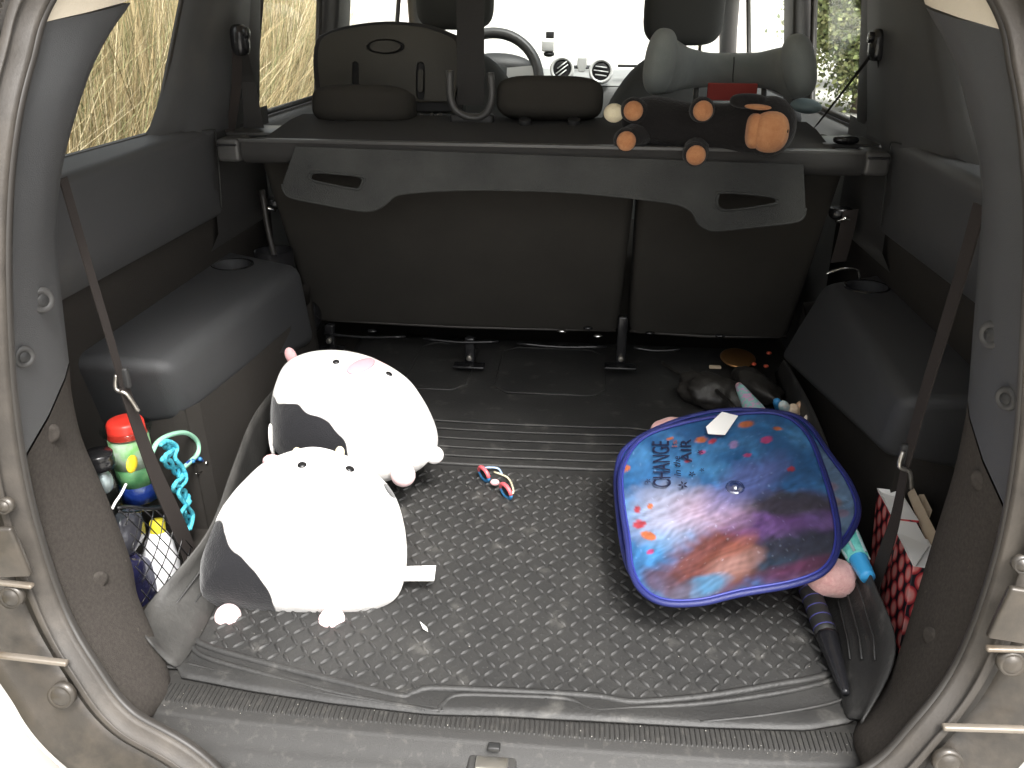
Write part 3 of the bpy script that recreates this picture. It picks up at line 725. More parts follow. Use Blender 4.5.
# drooping stiff flap
outl = [(296,146),(283,184),(284,190),(291,197),(320,203),(360,210),(376,209),(386,203),(394,196),(404,193),(440,190),(490,189),(560,191),(620,196),(668,202),(684,206),(693,212),(698,222),(706,228),(718,230),(756,226),(792,222),(803,217),(805,208),(803,164)]
holes_ = [[(312,176),(317,173),(345,175),(360,177),(362,181),(358,188),(352,188),(330,184),(314,180)],[(719,196),(724,193),(762,196),(773,198),(775,201),(770,204),(735,209),(722,208),(718,202)]]
PL0 = V(0,yc-.030,zt-.002); PLN = V(0,-1,-.10).normalized()
pts = [atp(x,y,PL0,PLN) for x,y in outl]
def smo(poly, n=3):
    return smoothpath(poly, n, closed=True)
flat = [V(at(296,146,'y',yc-.026).x, yc-.029, zt-.001)] 
fl = plate('cover_flap', smo(pts[1:-1],3)[:-3*1]+[pts[-1],pts[0]] if False else [pts[0]]+smoothpath(pts[1:-1],3)+[pts[-1]], .004, M_cover, lc, holes=[smo([atp(x,y,PL0,PLN) for x,y in h],3) for h in holes_], nrm=PLN)
for h in holes_:
    hp = smo([atp(x,y,PL0+PLN*.004,PLN) for x,y in h],3); cc_ = sum(hp, V(0,0,0))/len(hp)
    tube('grip_rim', [cc_+(q_-cc_)*1.12 for q_ in hp], .0022, M_cover, lc, 6, closed=True)
tube('flap_hem', [q_+PLN*.002 for q_ in smoothpath(pts[1:-1],3)], .0028, M_cover, lc, 6)

# ------------------------------------------------------------ rubber boot mat
mt = empty('boot_mat', (0,.3,0), 'black rubber boot liner mat with raised tread pattern and turned up edges', 'mat')
MZ = .004
def mz(x, y):
    """mat surface height"""
    z = MZ + .0015*noise.noise(V(x*5,y*5,0)) 
    return z
xL, xR = -.415, .455
# base sheet
nx, ny = 90, 110
vs = []; 
for j in range(ny+1):
    y = -.012+ (1.17+.012)*j/ny
    for i in range(nx+1):
        u = i/nx; x = xL-.045 + (xR+.035-xL+.045)*u
        narrow = 0
        vs.append(V(x, y, mz(x,y)))
fs = [(j*(nx+1)+i, j*(nx+1)+i+1, (j+1)*(nx+1)+i+1, (j+1)*(nx+1)+i) for j in range(ny) for i in range(nx)]
# keep the base sheet inside the arches
vs = [V(max(min(v.x, .50), -.50), v.y, v.z) for v in vs]
# rear edge shape of the mat
rear_px = [(174,676),(250,691),(330,703),(430,714),(500,716),(560,720),(623,723),(700,727),(808,730),(849,723)]
rear = [at(x,y,'z',.006) for x,y in rear_px]
def rear_y(x):
    for a, b in zip(rear, rear[1:]):
        if a.x <= x <= b.x: t = (x-a.x)/(b.x-a.x); return a.y+(b.y-a.y)*t
    return rear[0].y+.012 if x < rear[0].x else rear[-1].y+.006
v2 = []
for v in vs:
    ry = rear_y(v.x); t = min(max((v.y+.012)/.10,0),1)
    yy = ry+(.088-ry)*t if t < 1 else v.y
    zz_ = v.z + (.0035 if t < .3 else 0)
    v2.append(V(v.x, yy, zz_))
mb = mk('mat_sheet', v2, fs, M_rubber, mt)
solid(mb, .003, -1)
# turned-up side walls
M_rublit = mat('lit_mat_rubber', (.038,.037,.035), .6, bump=(120,.5), var=(16,(.060,.058,.054)), spec=.4)  # paler copy of the rubber: light on the left wall put into its colour
def wall(lines, name='mat_side_wall', m_=None):
    o = loft(name, [smoothpath(l,4) for l in lines], m_ or M_rubber, mt, n=40); subs(o,1); solid(o,.0025); return o
def fz(L): return [at(*p) if isinstance(p[2], str) else V(*p) for p in L]
# left wall: foot on the mat, crest standing against the pocket
footL = fz([(176,672,'z',.008),(198,640,'z',.006),(225,585,'z',.006),(252,520,'z',.006),(272,460,'z',.006),(290,415,'z',.006),(305,370,'z',.006)])
midL = fz([(160,655,'y',.012),(175,600,'y',.10),(205,560,'y',.17),(235,505,'y',.27),(256,440,'y',.43),(280,395,'y',.62),(303,360,'y',.82)])
topL = fz([(148,640,'y',.0),(142,612,'y',.07),(206,536,'y',.16),(232,470,'y',.28),(254,415,'y',.44),(282,380,'y',.64),(304,352,'y',.84)])
wall([footL, midL, topL], m_=M_rublit)
for k in (.35,.62):
    L_ = [a.lerp(b,k)+V(.0005,-.0005,.0005) for a,b in zip(resample(footL,30),resample(topL,30))]
    tube('wall_rib', L_[3:17], .0014, M_rubber, mt, 6)
footR = fz([(846,722,'z',.008),(840,690,'z',.006),(832,650,'z',.006),(822,600,'z',.006),(812,550,'z',.006),(803,500,'z',.006),(790,430,'z',.006),(775,372,'z',.006)])
midR = fz([(866,716,'y',.0),(872,665,'y',.07),(862,610,'y',.16),(846,560,'y',.24),(832,505,'y',.33),(820,450,'y',.45),(802,405,'y',.62),(782,365,'y',.86)])
topR = fz([(858,728,'y',-.02),(897,652,'y',.06),(876,588,'y',.15),(856,540,'y',.25),(840,490,'y',.34),(826,440,'y',.46),(806,396,'y',.62),(784,358,'y',.86)])
wall([footR, midR, topR])
for k in (.3,.5,.72):
    L_ = [a.lerp(b,k)+V(-.0005,-.0005,.0005) for a,b in zip(resample(footR,30),resample(topR,30))]
    tube('wall_rib', L_[3:15], .0014, M_rubber, mt, 6)
# raised ridges near the rear edge
def ridge(px, r=.0028, name='edge_ridge', z=.006): return tube(name, [at(x,y,'z',z) for x,y in px], r, M_rubber, mt, 8, sm=4)
ridge([(268,452),(245,520),(218,585),(196,632),(206,646),(260,662),(330,680),(398,696),(411,694),(426,689),(450,689),(500,691),(560,694),(600,697),(628,702),(660,701),(710,696),(770,686),(833,672),(838,640),(826,590),(812,540),(800,480)], .0048, z=.0045)
ridge([(190,640),(202,656),(262,674),(340,694),(432,711),(440,708),(456,696),(500,696),(565,699),(585,708),(600,711),(640,708),(710,703),(790,691),(842,678)], .0036, z=.005)
ridge([(182,662),(240,677),(320,693),(400,706),(425,711)], .002)
ridge([(700,722),(760,716),(820,706),(850,697)], .002)
# pressed rectangle near the rear middle
ridge([(546,697),(546,712)], .0016); ridge([(546,712),(580,714)], .0016)
# cross ribs of the middle band
for k, yy in enumerate((.548,.578,.610,.644,.680,.712)):
    pts = []
    for i in range(30):
        x = -.44+.9*i/29
        wob = .006*math.exp(-((x-.18)/.04)**2)+.0015*sin(x*17)
        pts.append(V(x, yy+wob, MZ+.0025+.0015*noise.noise(V(x*5,yy*5,0))))
    tube('cross_rib', pts, .0024 if k else .004, M_rubber, mt, 8)
# front hollows
for (x0,x1,y0,y1) in ((-.30,-.16,.86,1.13),(-.10,.14,.86,1.12)):
    rr_ = .03
    R4 = [V(x,y,MZ+.002) for x,y in ((x0+rr_,y0),(x1-rr_,y0),(x1,y0+rr_),(x1,y1-rr_),(x1-rr_,y1),(x0+rr_,y1),(x0,y1-rr_),(x0,y0+rr_))]
    tube('hollow_outline', R4, .0022, M_rubber, mt, 6, closed=True)
# tread bars
vs, fs = [], []
def bar(cx, cy, ang, L=.0178, W=.0050, H=.0032):
    c_, s_ = cos(ang), sin(ang); b = len(vs); z = MZ+.0015*noise.noise(V(cx*5,cy*5,0))+.0001
    prof = [(-1,0,0,.0),(-.78,.75,.55,.8),(0,1,.8,1),(.78,.75,.55,.8),(1,0,0,0)]
    for t, wb, wt, hh in prof:
        for sd_, ww, zz_ in ((-1,wb,0),(-1,wt*.45,hh),(1,wt*.45,hh),(1,wb,0)):
            lx = t*L/2; ly = sd_*W/2*max(ww,.12)
            vs.append((cx+lx*c_-ly*s_, cy+lx*s_+ly*c_, z+zz_*H))
    for k in range(4):
        for m_ in range(3): fs.append((b+k*4+m_, b+k*4+m_+1, b+k*4+4+m_+1, b+k*4+4+m_))
def interp(P, key, val, q):
    P = sorted(P, key=key)
    for a_, b_ in zip(P, P[1:]):
        if key(a_) <= q <= key(b_): t = (q-key(a_))/max(key(b_)-key(a_),1e-9); return val(a_)+(val(b_)-val(a_))*t
    return val(P[0]) if q < key(P[0]) else val(P[-1])
gz_ = lambda L: [at(x,y,'z',.006) for x,y in L]
RL = gz_([(268,452),(245,520),(218,585),(196,632)]); RR = gz_([(840,672),(838,640),(826,590),(812,540),(800,480)])
RB = gz_([(196,640),(206,650),(260,664),(330,682),(398,698),(411,696),(426,691),(450,691),(500,693),(560,696),(600,699),(628,704),(660,703),(710,698),(770,688),(833,674)])
def inside(x, y):
    return interp(RL, lambda p: p.y, lambda p: p.x, y)+.014 < x < interp(RR, lambda p: p.y, lambda p: p.x, y)-.014 and y > interp(RB, lambda p: p.x, lambda p: p.y, x)+.013
step = .0172
for j in range(-3, 33):
    for i in range(-29, 31):
        x = i*step+.004; y = .045+j*step*.96
        if not (.0 < y < .530): continue
        if not inside(x, y): continue
        bar(x+random.uniform(-.0007,.0007), y+random.uniform(-.0007,.0007), radians(47 if (i+j) % 2 else -47)+random.uniform(-.05,.05))
for j in range(-3, 33):
    for i in range(-29, 31):
        x = (i+.5)*step+.004; y = .045+(j+.5)*step*.96
        if not (.0 < y < .530) or not inside(x, y): continue
        b = len(vs); r_ = .0011; z = MZ+.0015*noise.noise(V(x*5,y*5,0))
        vs += [(x-r_,y,z),(x,y-r_,z),(x+r_,y,z),(x,y+r_,z),(x,y,z+.0012)]; fs += [(b,b+1,b+4),(b+1,b+2,b+4),(b+2,b+3,b+4),(b+3,b,b+4)]
tag(mk('tread_bars', vs, fs, M_rubber, mt, smooth=True), kind='stuff')

# crumbs of grit on mat and sill
vs, fs = [], []
for k in range(150):
    x = random.uniform(-.42,.44); y = random.choice([random.uniform(-.05,.0), random.uniform(.02,.5)]); z = .0085 if y > 0 else .0045
    if y < 0: y = max(y, silly(x)+.01)
    r_ = random.uniform(.0003,.0008); b = len(vs)
    vs += [(x-r_,y,z),(x,y-r_,z),(x+r_,y,z),(x,y+r_,z),(x,y,z+r_)]; fs += [(b,b+1,b+4),(b+1,b+2,b+4),(b+2,b+3,b+4),(b+3,b,b+4),(b+3,b+2,b+1,b)]
tag(mk('grit', vs, fs, mat('pale_grit',(.42,.40,.36),.9), None, smooth=False), 'tiny pale crumbs of grit scattered over the mat and the sill', 'grit', kind='stuff')

# ------------------------------------------------------------ plush cows
def plushmat(name, patches, soft=.012):
    """white plush with black patches given as (centre, radius) in object space, plus pink ones"""
    m = bpy.data.materials.new(name); m.use_nodes = True; n = m.node_tree.nodes; L = m.node_tree.links; b = n['Principled BSDF']
    b.inputs['Roughness'].default_value = .95; b.inputs['Specular IOR Level'].default_value = .1; b.inputs['Sheen Weight'].default_value = .25; b.inputs['Sheen Roughness'].default_value = .4
    tc = n.new('ShaderNodeTexCoord'); col = None
    nz = n.new('ShaderNodeTexNoise'); nz.inputs['Scale'].default_value = 13; nz.inputs['Detail'].default_value = 1; L.new(tc.outputs['Object'], nz.inputs['Vector'])
    for (c, r, rgb, amp) in patches:
        mp = n.new('ShaderNodeVectorMath'); mp.operation = 'SUBTRACT'; mp.inputs[1].default_value = c; L.new(tc.outputs['Object'], mp.inputs[0])
        dv = n.new('ShaderNodeVectorMath'); dv.operation = 'DIVIDE'; dv.inputs[1].default_value = r; L.new(mp.outputs[0], dv.inputs[0])
        ln = n.new('ShaderNodeVectorMath'); ln.operation = 'LENGTH'; L.new(dv.outputs[0], ln.inputs[0])
        ad = n.new('ShaderNodeMath'); ad.operation = 'MULTIPLY_ADD'; ad.inputs[1].default_value = amp; L.new(nz.outputs['Fac'], ad.inputs[0]); L.new(ln.outputs['Value'], ad.inputs[2])
        rp = n.new('ShaderNodeMapRange'); rp.inputs['From Min'].default_value = 1+amp*.5-soft; rp.inputs['From Max'].default_value = 1+amp*.5+soft
        rp.inputs['To Min'].default_value = 1; rp.inputs['To Max'].default_value = 0; L.new(ad.outputs[0], rp.inputs['Value'])
        mx = n.new('ShaderNodeMix'); mx.data_type = 'RGBA'; L.new(rp.outputs[0], mx.inputs[0])
        if col: L.new(col, mx.inputs[6])
        else: mx.inputs[6].default_value = (.83,.81,.78,1)
        mx.inputs[7].default_value = (*rgb,1); col = mx.outputs[2]
    L.new(col, b.inputs['Base Color'])
    t = n.new('ShaderNodeTexNoise'); t.inputs['Scale'].default_value = 420; L.new(tc.outputs['Object'], t.inputs['Vector'])
    bp = n.new('ShaderNodeBump'); bp.inputs['Strength'].default_value = .5; bp.inputs['Distance'].default_value = .002; L.new(t.outputs['Fac'], bp.inputs['Height'])
    t2 = n.new('ShaderNodeTexNoise'); t2.inputs['Scale'].default_value = 16; L.new(tc.outputs['Object'], t2.inputs['Vector'])
    bp2 = n.new('ShaderNodeBump'); bp2.inputs['Strength'].default_value = .5; bp2.inputs['Distance'].default_value = .01; L.new(t2.outputs['Fac'], bp2.inputs['Height'])
    L.new(bp.outputs[0], bp2.inputs['Normal']); L.new(bp2.outputs[0], b.inputs['Normal']); return m
BK = (.017,.017,.019)
M_hoof = M_pink
def outline_body(name, px, cen, depth, base, mtl, par, lean):
    """pillow whose silhouette follows a traced outline in a leaning plane, swelling to both sides"""
    n_ = lean.normalized(); pts = [atp(x,y,cen,n_) for x,y in smoothpath([V(x,y,0) for x,y in px],8,True) for x,y in [(x,y)]] if False else None
def pillow(name, px, cen, nrm, T, mtl, par, rings=14, power=.62, back=1.0):
    sp = smoothpath([V(x,y,0) for x,y in px], 8, True)
    rim = [atp(v.x, v.y, cen, nrm) for v in sp]; c0 = sum(rim, V(0,0,0))/len(rim); N = len(rim)
    vs = []; fs = []
    for side in (1,-1):
        for k in range(rings):
            t = k/rings                       # 0 rim .. 1 centre
            rr_ = 1-t
            hgt = (1-rr_**2.6)**power
            for p in rim:
                q_ = c0+(p-c0)*rr_
                vs.append(q_+nrm*side*T*hgt*(1 if side == 1 else back))
        vs.append(c0+nrm*side*T*(1 if side == 1 else back))
    M_ = rings*N+1
    for sI in (0,1):
        o_ = sI*M_
        for k in range(rings-1):
            for i in range(N): fs.append((o_+k*N+i, o_+k*N+(i+1)%N, o_+(k+1)*N+(i+1)%N, o_+(k+1)*N+i))
        for i in range(N): fs.append((o_+(rings-1)*N+i, o_+(rings-1)*N+(i+1)%N, o_+M_-1))
    o = fixn(mk(name, vs, fs, mtl, par)); return o, c0
# cow in front: leaning back, face up
nf = V(.05,-.60,.80).normalized()
cen1 = at(306,540,'y',.215)
M_foot = mat('pale_pink_plush', (.80,.58,.58), .95, bump=(420,.6), sheen=.3, spec=.1)
cow1 = empty('plush_cow', at(300,600,'z',0), 'front white plush cow with black side patch and white label tag on its right', 'soft toy', 'plush cow toys on the mat')
px1 = [(290,455),(318,449),(345,455),(372,470),(394,494),(405,530),(406,568),(396,598),(368,611),(330,614),(280,613),(240,609),(208,604),(200,594),(201,565),(212,530),(232,500),(248,482),(266,466)]
bc = at(212,568,'y',.20)
M_c1 = plushmat('front_cow_plush', [((at(226,578,'y',.155))[:], (.082,.11,.076), BK, .5), ((at(404,468,'y',.30))[:], (.03,.05,.04), BK, .3)])
b1, c1 = pillow('body', px1, cen1, nf, .085, M_c1, cow1)
from mathutils.bvhtree import BVHTree
def hit(o, px, py):
    d = (fw + (px-512)/FPX*RV - (py-384)/FPX*UV).normalized()
    t = BVHTree.FromPolygons([v.co[:] for v in o.data.vertices], [p.vertices[:] for p in o.data.polygons])
    h = t.ray_cast(CAM, d); return h[0], (h[1] if h[0] is None or h[1].dot(d) < 0 else -h[1])
def on(px, py, c0, n_, off): return atp(px,py,c0+n_*off,n_)
for px,py in ((302,465),(350,469)):
    hp_, hn_ = hit(b1,px,py); supe('eye', hp_, (.0066,.0066,.0032), M_black, cow1, R=hn_.to_track_quat('Z','Y').to_matrix(), nu=16, nv=10)
for px,py,rx in ((228,617,.0175),(332,621,.0185)):
    supe('foot', on(px,py,c1,nf,.01), (rx,.017,.018), M_foot, cow1, nu=20, nv=14)
supe('ear', on(272,461,c1,nf,.012), (.014,.010,.010), M_pink, cow1, nu=16, nv=10)
supe('horn', on(297,453,c1,nf,.014), (.007,.007,.009), M_creamp, cow1, nu=14, nv=10)
supe('horn', on(340,452,c1,nf,.014), (.007,.007,.009), M_creamp, cow1, nu=14, nv=10)
pA, pB, pC, pD = [at(x,y,'z',.03) for x,y in ((400,567),(436,566),(434,581),(402,581))]
plate('label_tag', [pA,pB,pC,pD], .001, M_paper, cow1, nrm=V(0,0,1))
# cow behind
nb = V(.12,-.50,.86).normalized()
cen2 = at(354,420,'y',.47)
cow2 = empty('plush_cow', at(350,470,'z',0), 'rear white plush cow lying tilted against the wheel arch with pink ear and black patch', 'soft toy', 'plush cow toys on the mat')
px2 = [(286,368),(310,358),(345,357),(380,366),(412,386),(430,412),(438,440),(428,462),(400,474),(370,480),(330,478),(295,465),(274,448),(270,415),(274,388)]
M_c2 = plushmat('rear_cow_plush', [((at(305,436,'y',.43))[:], (.105,.13,.066), BK, .45), (on(368,363,cen2,nb,.03)[:], (.040,.030,.012), (.75,.33,.38), .3)])
b2, c2 = pillow('body', px2, cen2, nb, .085, M_c2, cow2)
supe('ear', on(291,356,c2,nb,-.0), (.010,.009,.016), M_pink, cow2, R=(0,-.3,0), nu=16, nv=10)
supe('horn', on(303,360,c2,nb,.0), (.008,.007,.008), M_creamp, cow2, nu=14, nv=10)
for px,py in ((336,362),(389,374)):
    hp_, hn_ = hit(b2,px,py)
    if hp_: supe('eye', hp_, (.006,.006,.003), M_black, cow2, R=hn_.to_track_quat('Z','Y').to_matrix(), nu=14, nv=8)
hp_, hn_ = hit(b2,361,366)
if hp_: supe('pink_muzzle', hp_, (.030,.014,.004), mat('rose_plush',(.62,.30,.34),.95), cow2, R=hn_.to_track_quat('Z','Y').to_matrix() @ Matrix.Rotation(.2,3,'Z'), nu=24, nv=12)
supe('foot', on(403,475,c2,nb,.01), (.020,.017,.020), M_foot, cow2, R=(0,.4,0), nu=20, nv=14)
supe('foot', on(434,455,c2,nb,.0), (.016,.014,.015), M_white, cow2, nu=20, nv=14)
supe('tail', on(272,440,c2,nb,.0), (.004,.010,.03), M_white, cow2, nu=14, nv=10)

# ------------------------------------------------------------ black and tan plush dog on the cover
dog = empty('plush_dog', at(700,150,'y',.75), 'black and tan plush dog lying on its side along the luggage cover', 'soft toy')
def D(px,py,y): return at(px,py,'y',y)
sk = [(D(622,123,.80),.030),(D(650,120,.79),.040),(D(690,128,.78),.042),(D(725,130,.77),.044),(D(755,128,.76),.048),(D(775,128,.76),.040)]
pp = smoothpath([a for a,_ in sk], 6); rad = [r for _,r in sk]
def rr2(t):
    u = t*(len(rad)-1); k = min(int(u), len(rad)-2); f_ = u-k
    return (rad[k]*(1-f_)+rad[k+1]*f_)*(1 if .06 < t < .94 else math.sqrt(max(.02, 1-((.06-min(t,1-t))/.06)**2)))
db = tube('body', pp, rr2, M_bplush, dog, 20)
for (px,py,y,bx_,by_) in ((633,110,.765,645,118),(626,140,.745,645,132),(702,110,.745,700,120),(695,154,.728,700,138)):
    e_ = D(px,py,y); b_ = D(bx_,by_,.78); tube('leg', [b_, b_.lerp(e_,.6), e_], lambda t: .020+.002*sin(t*3), M_bplush, dog, 14, sm=4)
    supe('paw_foot', e_, (.0215,.020,.0215), M_bplush, dog, nu=20, nv=14)
    supe('paw_pad', e_+V(0,-.014,0), (.0165,.010,.0165), M_orange, dog, nu=20, nv=12)
hd = D(768,127,.745)
supe('head', hd, (.046,.042,.050), M_bplush, dog, nu=28, nv=18)
supe('muzzle', D(770,132,.712), (.030,.026,.033), M_orange, dog, e=(.85,.85), nu=24, nv=16)
supe('cheek', D(754,131,.715), (.014,.020,.028), M_orange, dog, e=(.8,.8), nu=20, nv=12)
supe('ear', D(748,101,.735), (.030,.014,.012), M_bplush, dog, e=(.8,.8), nu=20, nv=12)
supe('eyebrow', D(758,107,.715), (.022,.010,.0045), M_orange, dog, R=(0,.05,0), nu=20, nv=10)
supe('belly_patch', D(614,113,.77), (.018,.012,.016), M_creamp, dog, nu=20, nv=12)
supe('nose', D(786,131,.70), (.004,.006,.006), M_black, dog, nu=12, nv=8)

# ------------------------------------------------------------ child seats on the back seat
cs = empty('toddler_car_seat', at(390,110,'y',1.12), 'black hard shell child car seat with oval handle behind the left back seat', 'child seat')
shell = [(318,112),(313,70),(315,42),(326,32),(350,25),(386,21),(425,24),(452,33),(466,44),(468,80),(462,112)]
P0 = V(0,1.10,.6); PN = V(0,-1,.18).normalized()
sp_ = smoothpath([atp(x,y,P0,PN) for x,y in shell],4)
sp_ = resample(sp_, 44); cb = sum(sp_, V(0,0,0))/len(sp_)
inner = [cb+(q_-cb)*.93+PN*-.0 for q_ in sp_]
plate('shell_rim', sp_, -.05, M_blackm, cs, nrm=PN, bev=.006)
shm = mat('shell_plastic', (.050,.047,.037), .5, bump=(300,.2))
inn = [cb+V((q_.x-cb.x)*.90,(q_.y-cb.y)*.9,(q_.z-cb.z)*.84)+PN*.012 for q_ in sp_]
oval = [atp(386+ 19*cos(a), 47+7.5*sin(a), P0+PN*.012, PN) for a in np.linspace(0,2*pi,28,endpoint=False)]
def slot(cx, cy, w_, h_): return [atp(cx+w_*(abs(cos(a))**.5)*(1 if cos(a)>0 else -1), cy+h_*(abs(sin(a))**.6)*(1 if sin(a)>0 else -1), P0+PN*.012, PN) for a in np.linspace(.01,2*pi+.01,20,endpoint=False)]
s1_, s2_ = slot(356,76,3.5,14), slot(421,81,4.5,19)
plate('back_panel', inn, .006, shm, cs, holes=[oval,s1_,s2_], nrm=PN, bev=.001)
def shr(L_, k): 
    c_ = sum(L_, V(0,0,0))/len(L_); return [c_+(q_-c_)*k for q_ in L_]
plate('handle_plate', shr(oval,.80), .008, shm, cs, nrm=PN); plate('slot_plate', shr(s2_,.6), .006, shm, cs, nrm=PN)
for px in (420,432,440):
    supe('buckle_clip', at(px,115,'y',1.03), (.006,.006,.005), M_cass, cs, nu=10, nv=6)

bo = empty('booster_seat', at(728,80,'y',1.15), 'grey green cloth booster seat back with two upright side wings on the right', 'booster seat')
# one continuous padded back rest: swept section from wing to wing
def Bp(px,py,y): return at(px,py,'y',y)
spine = [(Bp(655,66,.98),.030,.052),(Bp(668,66,1.02),.030,.052),(Bp(684,68,1.09),.028,.040),(Bp(706,70,1.13),.026,.034),(Bp(730,70,1.14),.026,.033),(Bp(756,70,1.13),.026,.034),(Bp(780,69,1.10),.028,.042),(Bp(795,72,1.04),.028,.050),(Bp(803,68,1.00),.026,.052)]
C_ = smoothpath([a for a,_,_ in spine], 6); n_ = len(C_); vs = []; fs = []
for i, p in enumerate(C_):
    u = i/(n_-1)*(len(spine)-1); k = min(int(u), len(spine)-2); f_ = u-k
    rt = spine[k][1]*(1-f_)+spine[k+1][1]*f_; rh = spine[k][2]*(1-f_)+spine[k+1][2]*f_
    e_ = min(i, n_-1-i)/(3.0); sc_ = math.sqrt(max(.03, 1-(1-min(e_,1))**2))
    t = (C_[min(i+1,n_-1)]-C_[max(i-1,0)]).normalized(); sd_ = t.cross(V(0,0,1)).normalized()
    for q_ in range(20):
        a = 2*pi*q_/20; vs.append(p+sd_*rt*.8*sc_*spow(cos(a),.8)+V(0,0,1)*rh*sc_*spow(sin(a),.8))
for i in range(n_-1):
    for q_ in range(20): fs.append((i*20+q_, i*20+(q_+1)%20, i*20+20+(q_+1)%20, i*20+20+q_))
fs += [tuple(range(20)), tuple((n_-1)*20+q_ for q_ in range(20))]
fixn(mk('padded_back', vs, fs, M_grey, bo))
for px,py,y,hh,rot in ((660,62,.975,.060,.12),(799,66,.985,.058,-.28)):
    c_ = Bp(px,py,y); supe('side_wing', c_, (.030,.042,hh), M_grey, bo, e=(.8,.9), R=(0,rot,0), nu=28, nv=20)
tube('centre_seam', [Bp(734,57,1.122),Bp(734,63,1.117),Bp(733,75,1.117),Bp(733,82,1.122)], .0012, M_cover, bo, 6, sm=3)
box('red_label', Bp(732,92,1.09), (.100,.006,.034), M_red, bo, .002, rot=(0,.0,0))
for px,py in ((726,90),(748,90)): cyl('label_stud', Bp(px,py,1.09), (0,1,0), .002, .003, M_creamp, bo, 8)
box('booster_shell', Bp(728,122,1.13), (.30,.05,.06), M_blackm, bo, .02)
for px in (696,764): tube('support_post', [Bp(px,82,1.12),Bp(px,112,1.12)], .006, M_cass, bo, 8)
supe('teal_arm_pad', Bp(806,106,1.02), (.030,.035,.014), M_teal, bo, R=(0,.1,0), nu=24, nv=14)

# phone holder
ph = empty('phone_holder', at(548,52,'y',2.36), 'small grey phone holder standing on the dashboard left of the round air vents', 'phone holder')
box('cradle', at(548,46,'y',2.36), (.042,.02,.036), M_silver, ph, .004); box('top_clip', at(550,35,'y',2.36), (.028,.014,.022), M_blackm, ph, .003); supe('sucker_foot', at(549,54,'y',2.37), (.020,.018,.010), M_blackm, ph, nu=16, nv=8)

# ------------------------------------------------------------ sunshades
def artcol(u, v, k):
    """printed picture: generic autumn watercolour; u right, v up in the shade's own frame"""
    n1 = noise.noise(V(u*3.1+k,v*3.1,0)); n2 = noise.noise(V(u*9,v*9+k,3)); n3 = noise.noise(V(u*26,v*26+k,5))
    base = np.array((.045,.17,.42))*(1+.35*n1+.2*n2)+np.array((.0,.03,.06))*max(0,n3)
    base = base + np.array((.05,.14,.16))*max(0, n1*1.2+n2*.6)
    def blob(cu, cv, ru, rv, c, a=1, ang=0, sh=.25, wob=.35):
        nonlocal base
        du, dv = u-cu, v-cv; ca, sa = cos(ang), sin(ang); x = (du*ca+dv*sa)/ru; y = (-du*sa+dv*ca)/rv
        d = math.sqrt(x*x+y*y)+wob*(.5*n2+.5*n3)*.8
        t = min(max((1+sh-d)/(2*sh),0),1)*a; base = base*(1-t)+np.array(c)*t
    if k == 0:
        # soft sweeping colour fields
        blob(.72,.30,.36,.17,(.20,.07,.25),.85,-.15)      # plum sweep
        blob(.66,.16,.34,.10,(.03,.045,.06),.9,.02)       # dark sweep
        blob(.78,.07,.30,.06,(.16,.04,.10),.8,.03)
        blob(.72,.42,.24,.07,(.05,.06,.05),.8,-.18)       # dark green sweep
        blob(.24,.46,.17,.15,(.55,.56,.74),.9,.25,.5)     # pale mist
        blob(.42,.44,.15,.10,(.72,.50,.66),.75,-.1,.5)
        blob(.62,.56,.22,.09,(.20,.24,.62),.7,.5,.4)
        blob(.34,.17,.20,.14,(.23,.065,.03),.9,.45,.3)    # rust
        blob(.42,.15,.12,.05,(.60,.36,.33),.6,.35,.5)
        blob(.47,.24,.10,.03,(.45,.16,.12),.6,.5,.4)
        blob(.25,.07,.12,.045,(.10,.35,.62),.8,.2)
        blob(.14,.10,.07,.12,(.16,.05,.03),.7,.9,.3)
        for (a_,b_,s_,c_,an) in LEAVES: blob(a_,b_,s_,s_*.62,c_,.95,an,.12,.5)
    else:
        for (a_,b_,s_,c_,an) in LEAVES: blob(1-a_,b_,s_*1.4,s_,c_,.8,an,.2,.5)
        blob(.9,.4,.2,.3,(.30,.42,.58),.6)
    st = noise.noise(V((u*.94+v*.33)*9+n1*2, (v*.94-u*.33)*62+n2*1.5, 4+k)); st2 = noise.noise(V((u*.8-v*.6)*60, (v*.8+u*.6)*12, 8+k))
    amp = .45 if v < .6 else .2
    base = base*(1+.5*n3*(.5+n2))*(1+amp*st+.25*st2)*.46
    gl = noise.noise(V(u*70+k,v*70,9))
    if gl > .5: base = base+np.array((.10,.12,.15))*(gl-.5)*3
    return np.clip(base, 0, 1)
OR, RD, PK = (.72,.20,.06), (.62,.06,.08), (.60,.07,.24)
LEAVES = [(.10,.75,.030,OR,.3),(.10,.50,.022,RD,1.2),(.09,.42,.030,RD,.2),(.115,.35,.034,OR,-.6),(.10,.27,.020,PK,.4),(.16,.51,.018,OR,1.),
          (.50,.86,.030,OR,.2),(.55,.84,.022,RD,.8),(.48,.78,.018,PK,.1),(.74,.92,.042,OR,.05),(.80,.80,.030,PK,.4),(.88,.86,.022,OR,-.4),(.64,.80,.030,(.5,.35,.7),.9),
          (.68,.72,.020,PK,.2),(.36,.90,.018,OR,.1),(.60,.88,.016,PK,.6),(.84,.60,.018,RD,.3),(.40,.74,.016,RD,.2)]
